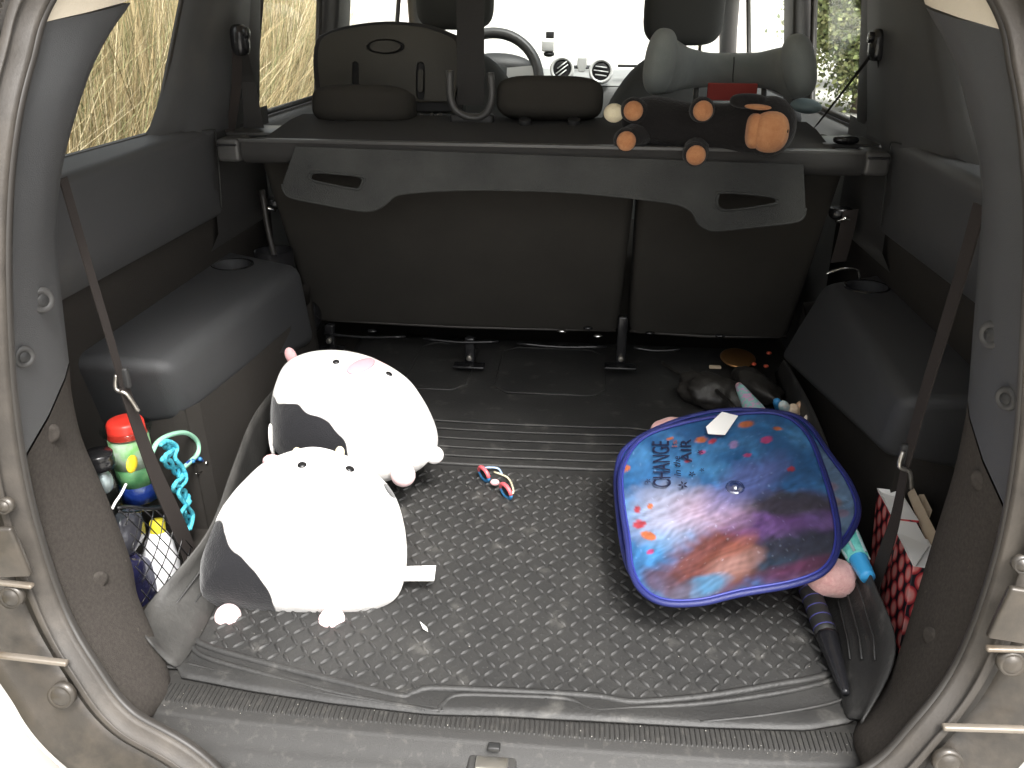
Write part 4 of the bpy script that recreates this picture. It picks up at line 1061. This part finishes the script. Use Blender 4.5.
def sunshade(pxs, p0, nrm, name, label, k, mesh_res=(230,200)):
    t = empty(name, p0, label, 'sunshade', 'folded window sunshades')
    rim = [atp(v.x,v.y,p0,nrm) for v in smoothpath([V(x,y,0) for x,y in pxs], 8, True)]
    tube('rim_binding', rim, .0042, M_blue, t, 10, closed=True)
    tube('rim_stitching', [q_+nrm*.003+(sum(rim,V(0,0,0))/len(rim)-q_).normalized()*.004 for q_ in rim], .0016, M_blue2, t, 6, closed=True)
    # own frame: from four corner-ish anchors
    cen = sum(rim, V(0,0,0))/len(rim)
    ex = (atp(pxs[0][0]+200,pxs[0][1]-30,p0,nrm)-atp(pxs[0][0],pxs[0][1],p0,nrm)).normalized(); ey = nrm.cross(ex).normalized()
    us = [(q_-cen).dot(ex) for q_ in rim]; vs_ = [(q_-cen).dot(ey) for q_ in rim]
    u0_,u1_,v0_,v1_ = min(us),max(us),min(vs_),max(vs_)
    # radial grid mesh filled to the rim
    NR = 70; N = len(rim)*2; rimd = []
    for i in range(len(rim)): rimd += [rim[i], (rim[i]+rim[(i+1)%len(rim)])/2]
    vs = []; cols = []
    for r_ in range(NR+1):
        for q_ in rimd:
            p = cen+(q_-cen)*(r_/NR); u = ((p-cen).dot(ex)-u0_)/(u1_-u0_); v = ((p-cen).dot(ey)-v0_)/(v1_-v0_)
            sag = .004*noise.noise(p*14)*(1-(r_/NR)**2)
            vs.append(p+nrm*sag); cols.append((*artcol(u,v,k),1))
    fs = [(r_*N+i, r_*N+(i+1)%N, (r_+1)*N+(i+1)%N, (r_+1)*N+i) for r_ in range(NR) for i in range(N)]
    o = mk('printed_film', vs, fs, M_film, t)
    o.data.color_attributes.new('Col','FLOAT_COLOR','POINT').data.foreach_set('color', np.array(cols,dtype=np.float32).ravel())
    return t, cen, ex, ey
M_blue = mat('blue_binding', (.012,.017,.105), .5, bump=(900,.3)); M_blue2 = mat('blue_stitching', (.022,.030,.20), .5)
M_film = bpy.data.materials.new('printed_film'); M_film.use_nodes = True
_n = M_film.node_tree.nodes; _l = M_film.node_tree.links; _b = _n['Principled BSDF']; _b.inputs['Roughness'].default_value = .28; _b.inputs['Specular IOR Level'].default_value = .6
_a = _n.new('ShaderNodeVertexColor'); _a.layer_name = 'Col'; _l.new(_a.outputs[0], _b.inputs['Base Color'])
_t = _n.new('ShaderNodeBsdfTransparent'); _m = _n.new('ShaderNodeMixShader'); _m.inputs[0].default_value = .90
_tc = _n.new('ShaderNodeTexCoord'); _nz = _n.new('ShaderNodeTexNoise'); _nz.inputs['Scale'].default_value = 18; _l.new(_tc.outputs['Object'], _nz.inputs['Vector'])
_bp = _n.new('ShaderNodeBump'); _bp.inputs['Strength'].default_value = .35; _bp.inputs['Distance'].default_value = .01; _l.new(_nz.outputs['Fac'], _bp.inputs['Height']); _l.new(_bp.outputs[0], _b.inputs['Normal'])
_l.new(_t.outputs[0], _m.inputs[1]); _l.new(_b.outputs[0], _m.inputs[2]); _l.new(_m.outputs[0], _n['Material Output'].inputs[0])
SN = V(-.10,-.22,.97).normalized(); SP = at(725,510,'z',.115)
pxA = [(627,540),(621,500),(622,468),(640,440),(676,425),(730,415),(778,414),(806,432),(822,466),(835,510),(838,545),(826,570),(795,584),(740,594),(700,603),(664,603),(642,591),(631,570)]
shA, cA, exA, eyA = sunshade(pxA, SP, SN, 'sunshade', 'topmost sunshade, rounded square blue picture panel with dark blue edge and lettering', 0)
SP2 = SP-SN*.016
pxB = [(626,560),(618,510),(617,470),(628,446),(668,424),(720,411),(775,412),(805,422),(830,455),(848,480),(858,505),(855,525),(838,548),(800,570),(740,585),(680,590),(640,580)]
shB, cB, exB, eyB = sunshade(pxB, SP2, SN, 'sunshade', 'lower sunshade peeping out at the right from under the lettered one', 1)
# lettering (reads upward along the left of the panel)
M_ink = mat('dark_ink', (.006,.008,.03), .5); M_ink2 = mat('brown_ink', (.16,.05,.05), .5)
def lettering(txt, px0, px1, hpx, mtl, par, nm='lettering', ext=.0003, shear=0):
    """text whose base line runs from px0 to px1 on the sunshade plane"""
    cu = bpy.data.curves.new('t','FONT'); cu.body = txt; cu.size = 1; cu.extrude = 0; cu.shear = shear
    cu.offset = .0
    tmp = bpy.data.objects.new('t', cu); COL.objects.link(tmp); bpy.context.view_layer.update()
    me = bpy.data.meshes.new_from_object(tmp.evaluated_get(bpy.context.evaluated_depsgraph_get()))
    bpy.data.objects.remove(tmp)
    P = SP+SN*.0046; a = atp(*px0,P,SN); b = atp(*px1,P,SN); ux = (b-a); L_ = ux.length; ux.normalize(); uy = SN.cross(ux).normalized()
    xsn = [v.co.x for v in me.vertices]; ysn = [v.co.y for v in me.vertices]; w0, w1 = min(xsn), max(xsn); h1 = max(ysn)
    hh = (atp(px0[0]-hpx,px0[1],P,SN)-a).length
    for v in me.vertices:
        x = (v.co.x-w0)/(w1-w0)*L_; y = v.co.y/h1*hh; v.co = a+ux*x+uy*y
    me.materials.clear(); me.materials.append(mtl); o = bpy.data.objects.new(nm, me); COL.objects.link(o); setpar(o, par); solid(o, .0004); return o
lettering('CHANGE', (671,487), (669,441), 18, M_ink, shA)
lettering('is', (677,447), (677,440), 5, M_ink2, shA)
lettering('in the', (681,476), (680,456), 7, M_ink, shA, shear=.2)
lettering('AIR', (692,462), (691,439), 11, M_ink, shA)
# little printed sprigs near the lettering
for (px,py,s_) in ((683,485,5),(692,474,3.5),(700,452,3),(648,481,3),(702,470,2.5)):
    P = SP+SN*.006
    for a in np.linspace(0,2*pi,6)[:5]+random.random():
        c_ = [atp(px+s_*r_*cos(a+d_), py+s_*r_*.8*sin(a+d_), P, SN) for r_,d_ in ((.1,0),(.6,.35),(1.1,0),(.6,-.35))]
        plate('printed_leaf', c_, .0004, M_ink, shA, nrm=SN)
# suction cup and label
pc = atp(735,489,SP,SN)
lathe('suction_cup', [(.0,.004),(.004,.0045),(.005,.002),(.010,.0025),(.0135,.0015),(.014,.0)], pc+SN*.003, SN, glassmat('clear_cup',(.75,.8,.88),.5,.18), shA, 28)
ta = [atp(x,y,SP+SN*.012,SN) for x,y in ((706,427),(722,412),(738,416),(725,435),(708,434))]
plate('care_label', ta, .0006, M_paper, shA, nrm=SN)

# ------------------------------------------------------------ things under and around the sunshades
tw = empty('pink_towel', at(830,580,'z',.05), 'rolled pink fluffy towel under the near right corner of the sunshades', 'towel')
ft = lambda p: V(p.x*(1+.05*noise.noise(p*60)), p.y*(1+.1*noise.noise(p*50)), p.z*(1+.12*noise.noise(p*50)))
supe('towel_roll', at(832,577,'z',.060), (.034,.026,.024), M_pinkt, tw, e=(.8,.9), fn=ft, R=(0,.1,.3)); supe('towel_fold', at(812,572,'z',.050), (.048,.030,.018), M_pinkt, tw, e=(.8,.9), fn=ft, R=(0,.05,-.2))
supe('towel_fold', at(790,540,'z',.05), (.07,.05,.03), M_pinkt, tw, fn=ft)
pk = supe('pink_blanket', at(672,431,'z',.075), (.040,.022,.026), M_pinkt, None, fn=ft, R=(0,.1,.3)); tag(pk, 'pink blanket corner showing above the far left edge of the sunshades', 'blanket')
bd = supe('dark_bundle', at(735,500,'z',.045), (.12,.13,.042), M_bplush, None, e=(.7,.8), fn=ft); tag(bd, 'dark cloth bundle hidden beneath the sunshades that props them up', 'bundle')
# teal kid umbrella
um = empty('child_umbrella', at(850,545,'z',.08), 'small folded turquoise umbrella with bright blue tip beside the sunshades', 'umbrella')
a, b = at(830,505,'z',.10), at(865,572,'z',.085)
M_turq = mat('turquoise_cloth', (.12,.52,.48), .6, var=(120,(.20,.62,.56)), bump=(200,.6))
tube('folded_canopy', [a, a.lerp(b,.35), a.lerp(b,.82)], lambda t: .024-.010*t, M_turq, um, 10, sm=4)
for k in range(6):
    an = k*pi/6*2; tube('canopy_fold', [a+V(.022*cos(an),0,.022*sin(an)), a.lerp(b,.82)+V(.014*cos(an),0,.014*sin(an))], .0022, M_teal, um, 5)
tube('umbrella_tip', [a.lerp(b,.80), a.lerp(b,.95), b+(b-a)*.08], lambda t: .0125-.003*t, mat('bright_blue_plastic',(.05,.36,.72),.35), um, 12, sm=3)
# patterned child umbrella pointing away
u2 = empty('patterned_umbrella', at(748,400,'z',.10), 'small folded umbrella in turquoise and lilac flowered cloth behind the sunshades', 'umbrella')
a, b = at(765,428,'z',.09), at(739,386,'z',.11)
M_flow = mat('flowered_cloth', (.28,.55,.52), .7, var=(110,(.62,.36,.55),.5,.54))
tube('folded_canopy', [a, a.lerp(b,.5), b], lambda t: .026-.019*t, M_flow, u2, 12, sm=4); supe('tip_ball', b, (.007,.007,.007), M_pink, u2, nu=12, nv=8)
# black long umbrella at the right
bu = empty('long_umbrella', at(825,640,'z',.02), 'black folded umbrella with purple banded grip lying along the right mat edge', 'umbrella')
a, b, c_ = at(808,586,'z',.040), at(827,636,'z',.024), at(846,694,'z',.016)
tube('grip', [a, a.lerp(b,.5), b], .0140, M_blackm, bu, 16, sm=3)
M_purp = mat('purple_band', (.06,.06,.22), .6)
for k in range(5):
    p = a.lerp(b, .1+.19*k); t_ = (b-a).normalized(); tube('grip_band', [p, p+t_*.0016], .01435, M_purp, bu, 16, cap=False)
tube('folded_canopy', [b, b.lerp(c_,.35), b.lerp(c_,.8), c_], lambda t: .0150*(1-.72*t), mat('wet_look_nylon',(.012,.012,.014),.22,bump=(30,.8)), bu, 9, sm=4)
# blue and pale cloth scraps, far right
for nm,px,py,rr3,mm,lb,ct in (('blue_toy',778,405,(.008,.008,.018),mat('blue_toy_plastic',(.05,.28,.60),.4),'small bright blue plastic toy behind the right of the sunshades','toy'),
                            ('paper_roll',795,415,(.012,.012,.030),mat('rolled_print',(.60,.45,.30),.7,var=(60,(.75,.62,.50))),'rolled printed paper poking out at the far right of the sunshades','paper roll'),
                            ('paper_roll',803,413,(.010,.010,.034),mat('rolled_print_b',(.66,.40,.22),.7,var=(60,(.45,.50,.50))),'orange printed paper roll rightmost behind the sunshades','paper roll')):
    tag(supe(nm, at(px,py,'z',.085), rr3, mm, None, e=(.6,1), R=(.5,-.45,0), nu=18, nv=12), lb, ct)
for px,py,r_,cc,lb in ((786,411,(.010,.009,.030),(.30,.55,.60),'turquoise rolled print between the blue toy and the tan paper roll'),
                       (811,425,(.009,.009,.030),(.70,.55,.48),'pale pink rolled print lowest at the right shoulder of the sunshades')):
    tag(supe('paper_roll', at(px,py,'z',.095), r_, mat('rolled_print_c',cc,.7,var=(60,(.75,.68,.60))), None, e=(.6,1), R=(.4,-.6,.2), nu=18, nv=12), lb, 'paper roll')
# black bags in the far right corner
bg_ = empty('black_bag', at(730,385,'z',.05), 'crumpled black bag with shoulder strap in the dark far right corner', 'bag')
crump = lambda p: p*(1+.22*noise.noise(p*38)+.1*noise.noise(p*90))
M_bag = mat('bag_nylon', (.020,.018,.016), .5, bump=(60,.8))
supe('bag_body', at(712,392,'z',.03), (.075,.05,.034), M_bag, bg_, fn=crump, R=(0,.15,-.4)); supe('bag_flap', at(757,385,'z',.05), (.035,.07,.024), M_bag, bg_, fn=crump, R=(.1,.1,.5))
tube('shoulder_strap', [at(662,362,'z',.02),at(680,374,'z',.02),at(700,378,'z',.03),at(725,398,'z',.06),at(735,408,'z',.07)], .004, M_bag, bg_, 8, sm=5)
br = empty('brass_bowl', at(737,357,'z',.03), 'dull brass round lid glinting in the dark far right corner', 'lid')
lathe('bowl_rim', [(.020,0),(.034,.006),(.040,.012),(.036,.014),(.0,.008)], at(737,362,'z',.02), (0,-.2,1), M_brass, br, 28)
p = at(715,367,'z',.03); box('bowl_tag', p, (.026,.012,.006), M_card, br, .002)
for px,py,rr4 in ((754,365,.006),(766,366,.006),(769,352,.007),(745,372,.005)):
    pass
rd = empty('red_toy', at(765,362,'z',.03), 'tiny red and orange plastic toy pieces beside the brass lid', 'toy')
M_redo = mat('red_orange_plastic', (.60,.10,.05), .3)
for px,py in ((754,364),(766,366),(769,353)): supe('toy_piece', at(px,py,'z',.035), (.006,.005,.004), M_redo, rd, nu=12, nv=8)

# ------------------------------------------------------------ sunglasses
sg = empty('sunglasses', at(497,482,'z',.005), 'childs blue and pink sunglasses lying on the tread mat', 'sunglasses')
M_sgp = mat('pink_red_plastic', (.75,.12,.14), .3); M_sgb = mat('blue_plastic', (.03,.16,.34), .3); M_lens = mat('dark_lens', (.01,.012,.014), .1)
la, lb = at(484,474,'z',.019), at(506,491,'z',.019); dxg = (lb-la).normalized(); up = V(-.25,.1,.75).normalized(); dyg = (up-dxg*up.dot(dxg)).normalized(); ng = dxg.cross(dyg)
for c_ in (la, lb):
    ringp = [c_+dxg*.0135*spow(cos(a),.8)+dyg*.0110*spow(sin(a),.8) for a in np.linspace(0,2*pi,24,endpoint=False)]
    plate('lens', ringp, .001, M_lens, sg, nrm=ng)
    tube('lens_frame_top', [c_+dxg*.0145*cos(a)+dyg*.0125*sin(a) for a in np.linspace(0,pi,12)], .0036, M_sgp, sg, 8)
    tube('lens_frame_bottom', [c_+dxg*.0145*cos(a)+dyg*.0125*sin(a) for a in np.linspace(pi,2*pi,12)], .0034, M_sgb, sg, 8)
supe('bridge', la.lerp(lb,.5), (.008,.005,.006), M_pink, sg, nu=14, nv=8)
tube('temple_arm', [lb+dxg*.012,lb+dxg*.020+V(0,.010,.004),at(508,478,'z',.010),at(494,472,'z',.006)], .0018, M_creamp, sg, 8, sm=4)
tube('temple_arm', [la-dxg*.012,la-dxg*.010+V(0,.012,0),at(497,468,'z',.010),at(502,474,'z',.006)], .0018, mat('pale_blue_plastic',(.35,.48,.68),.3), sg, 8, sm=4)
# white crumb of paper on the tread
cr = plate('paper_scrap', [at(x,y,'z',.0085) for x,y in ((420,622),(427,628),(428,632),(423,629))], .001, M_paper, None, nrm=V(0,0,1)); tag(cr, 'tiny white paper scrap lying on the tread mat', 'paper scrap')

# ------------------------------------------------------------ left pocket contents
XP = -.535
jar = empty('clear_jar', at(135,500,'x',XP), 'clear plastic jar with red screw lid and green contents in the left net pocket', 'jar')
top = at(125,424,'x',XP-.005); bot = at(142,497,'x',XP-.002); ax = (top-bot).normalized(); H = (top-bot).length
M_clear = glassmat('clear_plastic', (.80,.86,.84), .06, .08)
lathe('jar_wall', [(.0,.0),(.027,.0),(.029,.004),(.029,H-.022),(.031,H-.014),(.031,H-.004)], bot, ax, M_clear, jar, 32)
lathe('lid', [(.0,.007),(.019,.0075),(.0225,.006),(.0245,.002),(.025,-.014),(.026,-.016)], bot+ax*H, ax, M_reds, jar, 32)
lathe('lid_ring', [(.027,-.016),(.032,-.010),(.034,-.006),(.0335,-.004),(.027,-.004)], bot+ax*H, ax, M_clear, jar, 32)
def disc(nm, h0, h1, r, m, par): return lathe(nm, [(0,h0),(r,h0),(r,h1),(0,h1)], bot, ax, m, par, 24)
disc('blue_filling', .002, .028, .0265, mat('blue_beads',(.01,.03,.20),.35,bump=(150,.8)), jar)
disc('green_filling', .0285, .056, .0262, mat('green_beads',(.10,.30,.12),.5,var=(60,(.22,.42,.20))), jar)
disc('lime_label', .0565, H-.02, .0270, mat('lime_label_print',(.25,.60,.14),.5,var=(45,(.70,.72,.65))), jar)
supe('yellow_badge', at(132,464,'x',XP+.026), (.004,.013,.012), mat('yellow_plastic',(.85,.62,.03),.4), jar, nu=20, nv=12)
# dark capped flask beside it
fk = empty('dark_flask', at(108,500,'x',-.56), 'clear bottle with ribbed black screw cap at the outer end of the left pocket', 'bottle')
t0, b0 = at(97,452,'x',-.545), at(112,520,'x',-.545); ax = (t0-b0).normalized(); H = (t0-b0).length
lathe('cap', [(0,.0),(.017,0),(.019,-.003),(.019,-.008),(.0185,-.010),(.0195,-.012),(.0195,-.022),(.016,-.024)], t0, ax, M_black, fk, 28)
lathe('bottle_wall', [(.0,-H),(.020,-H),(.021,-.045),(.016,-.024)], t0, ax, M_clear, fk, 28)
supe('silver_liner', t0-ax*.045, (.012,.012,.018), mat('crumpled_foil',(.6,.62,.66),.3,metal=.6,bump=(80,1)), fk, nu=20, nv=12)
# teal braided rope
rp = empty('braided_rope', at(180,470,'x',-.50), 'turquoise braided skipping rope with pale green loop hanging beside the red lidded jar', 'rope')
M_rope = mat('turquoise_rope', (.03,.34,.48), .7, bump=(120,1), var=(160,(.12,.58,.68)))
base = [(166,444),(172,452),(164,458),(176,470),(182,478),(174,486),(184,494),(188,504),(182,512),(190,522),(186,532)]
cpts = smoothpath([at(x,y,'x',-.50+.006*(i%3-1)) for i,(x,y) in enumerate(base)], 10)
for ph_ in (0, pi):
    tube('rope_strand', [p+V(.0,.004*cos(i*.55+ph_),.004*sin(i*.55+ph_))+V(.003*sin(i*.55+ph_),0,0) for i,p in enumerate(cpts)], .0032, M_rope, rp, 7)
tube('rope_strand', [at(x,y,'x',-.495) for x,y in ((160,445),(168,441),(177,447),(175,458),(183,468),(186,480),(178,492),(186,505),(193,515),(190,530))], .0032, M_rope, rp, 7, sm=6)
tube('green_loop', [at(x,y,'x',-.50) for x,y in ((150,458),(157,443),(170,435),(186,433),(197,441),(198,453),(190,462),(183,468))], .0036, M_green, rp, 8, sm=6)
tube('bead_string', [at(x,y,'x',-.50) for x,y in ((186,464),(195,459),(206,462),(213,465))], .0026, mat('navy_cord',(.02,.05,.22),.5), rp, 7, sm=5)
for px,py in ((193,461),(200,459),(206,463),(211,466)): supe('bead', at(px,py,'x',-.497), (.0036,.0036,.0036), M_chrome if px > 204 else M_sgb, rp, nu=10, nv=8)
tube('loose_thread', [at(x,y,'x',-.50) for x,y in ((196,474),(206,470),(214,477),(226,482))], .0008, M_chrome, rp, 5, sm=6)
# white bottle in the net
wb = empty('white_bottle', at(155,600,'x',-.50), 'white squeeze bottle with yellow cap held upright behind the left pocket net', 'bottle')
t0, b0 = at(157,520,'x',-.512), at(165,612,'x',-.512); ax = (t0-b0).normalized(); H = (t0-b0).length
lathe('bottle_wall', [(0,0),(.015,0),(.023,.01),(.026,.03),(.026,H*.55),(.019,H*.78),(.011,H*.88),(0,H*.88)], b0, ax, mat('white_bottle_plastic',(.80,.80,.82),.35), wb, 28)
lathe('cap', [(0,H*1.0),(.009,H*1.0),(.011,H*.97),(.011,H*.84)], b0, ax, mat('yellow_cap_plastic',(.80,.68,.05),.35), wb, 20)
pb = supe('blue_pouch', at(138,585,'x',-.525), (.018,.03,.055), mat('violet_blue_film',(.008,.014,.045),.25,bump=(40,.8),var=(25,(.02,.018,.055))), None, e=(.6,.8), fn=crump, R=(.2,0,0)); tag(pb, 'shiny dark blue crumpled pouch behind the white bottle in the left pocket', 'pouch')
wr = supe('clear_wrapper', at(128,532,'x',-.53), (.016,.03,.032), mat('glossy_wrapper',(.05,.05,.06),.12,bump=(30,1)), None, fn=crump); tag(wr, 'glossy black crumpled wrapper below the red lidded jar', 'wrapper')
# net
net = empty('pocket_net', at(150,560,'x',-.485), parent=car)
tlA, trA, blA, brA = at(117,508,'x',-.508), at(176,508,'x',-.485), at(140,606,'x',-.49), at(200,600,'x',-.478)
def npt(u, v): return tlA.lerp(trA,u).lerp(blA.lerp(brA,u),v)+V(.008*sin(pi*v),0,0)
for k in range(-5, 6):
    for sgn in (1,-1):
        L_ = []
        for q_ in range(13):
            v = q_/12; u = 0
            u = k/5+(v if sgn > 0 else 1-v)
            if -.02 <= u <= 1.02: L_.append(npt(u,v))
        if len(L_) > 1: tube('net_cord', L_, .0009, M_black, net, 5)
tube('net_hem', [npt(u,0)+V(0,0,.002*sin(u*9)) for u in np.linspace(0,1,8)], .0026, M_black, net, 7)
tube('net_hem', [at(x,y,'x',-.507) for x,y in ((118,512),(135,512),(152,507),(166,505))], .0018, M_black, net, 6, sm=4)
tube('white_cord', [at(x,y,'x',-.50) for x,y in ((126,484),(121,494),(115,503),(112,509))], .0018, M_paper, net, 6, sm=4)

# ------------------------------------------------------------ right pocket: two patterned boxes and cardboard
M_pat = bpy.data.materials.new('red_scale_print'); M_pat.use_nodes = True
_n = M_pat.node_tree.nodes; _l = M_pat.node_tree.links; _b = _n['Principled BSDF']; _b.inputs['Roughness'].default_value = .45
uvn = _n.new('ShaderNodeUVMap'); uvn.uv_map = 'UVMap'
sp2 = _n.new('ShaderNodeSeparateXYZ'); _l.new(uvn.outputs[0], sp2.inputs[0])
def mth(op, a, b=None, c=None):
    m = _n.new('ShaderNodeMath'); m.operation = op
    for i, v in enumerate((a,b,c)):
        if v is None: continue
        if isinstance(v,(int,float)): m.inputs[i].default_value = v
        else: _l.new(v, m.inputs[i])
    return m.outputs[0]
def lattice(du, dv):
    fu = mth('SUBTRACT', mth('FRACT', mth('ADD', sp2.outputs[0], du)), .5); fv = mth('SUBTRACT', mth('FRACT', mth('ADD', sp2.outputs[1], dv)), .5)
    return mth('SQRT', mth('ADD', mth('MULTIPLY', mth('POWER', mth('ABSOLUTE', fu), 2), 6.5), mth('MULTIPLY', mth('POWER', mth('ABSOLUTE', fv), 2), 8.5)))
dmin = mth('MINIMUM', lattice(0,0), lattice(.5,.5))
cr_ = _n.new('ShaderNodeValToRGB'); _l.new(dmin, cr_.inputs[0]); E_ = cr_.color_ramp.elements
E_[0].position = 0; E_[0].color = (.62,.34,.32,1); E_[1].position = .55; E_[1].color = (.70,.22,.20,1)
for ps, cc in ((.74,(.48,.05,.055,1)),(.90,(.28,.02,.03,1)),(.96,(.015,.015,.02,1))):
    e_ = E_.new(ps); e_.color = cc
_l.new(cr_.outputs[0], _b.inputs['Base Color'])
def uvbox(name, P, par, cell):
    """P = 4 bottom, 4 top; side faces printed, UV by real size; top face white"""
    me = bpy.data.meshes.new(name); F = [(3,2,1,0),(4,5,6,7),(0,1,5,4),(1,2,6,5),(2,3,7,6),(3,0,4,7)]
    me.from_pydata([tuple(p) for p in P], [], F); me.materials.append(M_pat); me.materials.append(M_paper)
    uv = me.uv_layers.new(name='UVMap')
    for f in me.polygons:
        if f.index < 2: f.material_index = 1
        vs_ = [P[i] for i in f.vertices]; o_ = vs_[0]; ex = (vs_[1]-vs_[0]).normalized(); n_ = (vs_[1]-vs_[0]).cross(vs_[2]-vs_[0]).normalized(); ey = n_.cross(ex)
        for li in f.loop_indices:
            v = P[me.loops[li].vertex_index]-o_; uv.data[li].uv = (v.dot(ex)/cell, v.dot(ey)/(cell*1.45))
    o = bpy.data.objects.new(name, me); COL.objects.link(o); setpar(o, par); bevel(o, .0012, 2); return o
def carton(name, corners_px, xref, depth_, label, h):
    pass
# cartons stand upright in the pocket, thin way across the car
def stand(tl, tr, br_, bl_, thick, label, idx):
    """face seen from the camera given by its four pixel corners on x-varying plane"""
    t = empty('patterned_box', (bl_+br_)/2, label, 'box', 'red patterned boxes in the right pocket')
    n_ = (tr-tl).cross(bl_-tl).normalized()
    if n_.dot(tl-CAM) < 0: n_ = -n_
    P = [bl_, br_, br_+n_*thick, bl_+n_*thick, tl, tr, tr+n_*thick, tl+n_*thick]
    uvbox('printed_carton', P, t, .027)
    topo = [tl, tr, tr+n_*thick, tl+n_*thick]
    return t, n_
b1_, nn1 = stand(at(877,490,'x',.520), at(893,518,'x',.515), at(888,628,'x',.512), at(868,580,'x',.516), .034, 'farther red patterned box with white top in the right pocket', 0)
plate('white_flap', [at(877,489,'x',.520), at(905,492,'x',.553), at(903,514,'x',.545), at(893,519,'x',.515)], .0015, M_paper, b1_, nrm=V(0,0,1))
b2_, nn2 = stand(at(897,534,'x',.512), at(913,566,'x',.508), at(898,655,'x',.498), at(880,622,'x',.500), .040, 'nearer red patterned box with torn white top beside the boot strap', 1)
plate('white_flap', [at(897,533,'x',.512), at(903,500,'x',.545), at(929,547,'x',.545), at(915,567,'x',.507)], .0015, M_paper, b2_, nrm=V(0,0,1))
tag(plate('cardboard_strip', [at(904,485,'x',.56), at(908,480,'x',.565), at(936,536,'x',.56), at(929,549,'x',.55)], .003, M_card, None, nrm=V(.3,0,1).normalized()), 'long tan cardboard strip lying against the outer edge of the red boxes', 'cardboard')
tag(plate('cardboard_scrap', [at(918,496,'x',.57), at(923,496,'x',.575), at(931,512,'x',.575), at(929,519,'x',.57), at(922,510,'x',.57)], .003, M_card, None, nrm=V(.3,0,1).normalized()), 'small torn cardboard scrap beyond the tan strip at the right wall', 'cardboard')
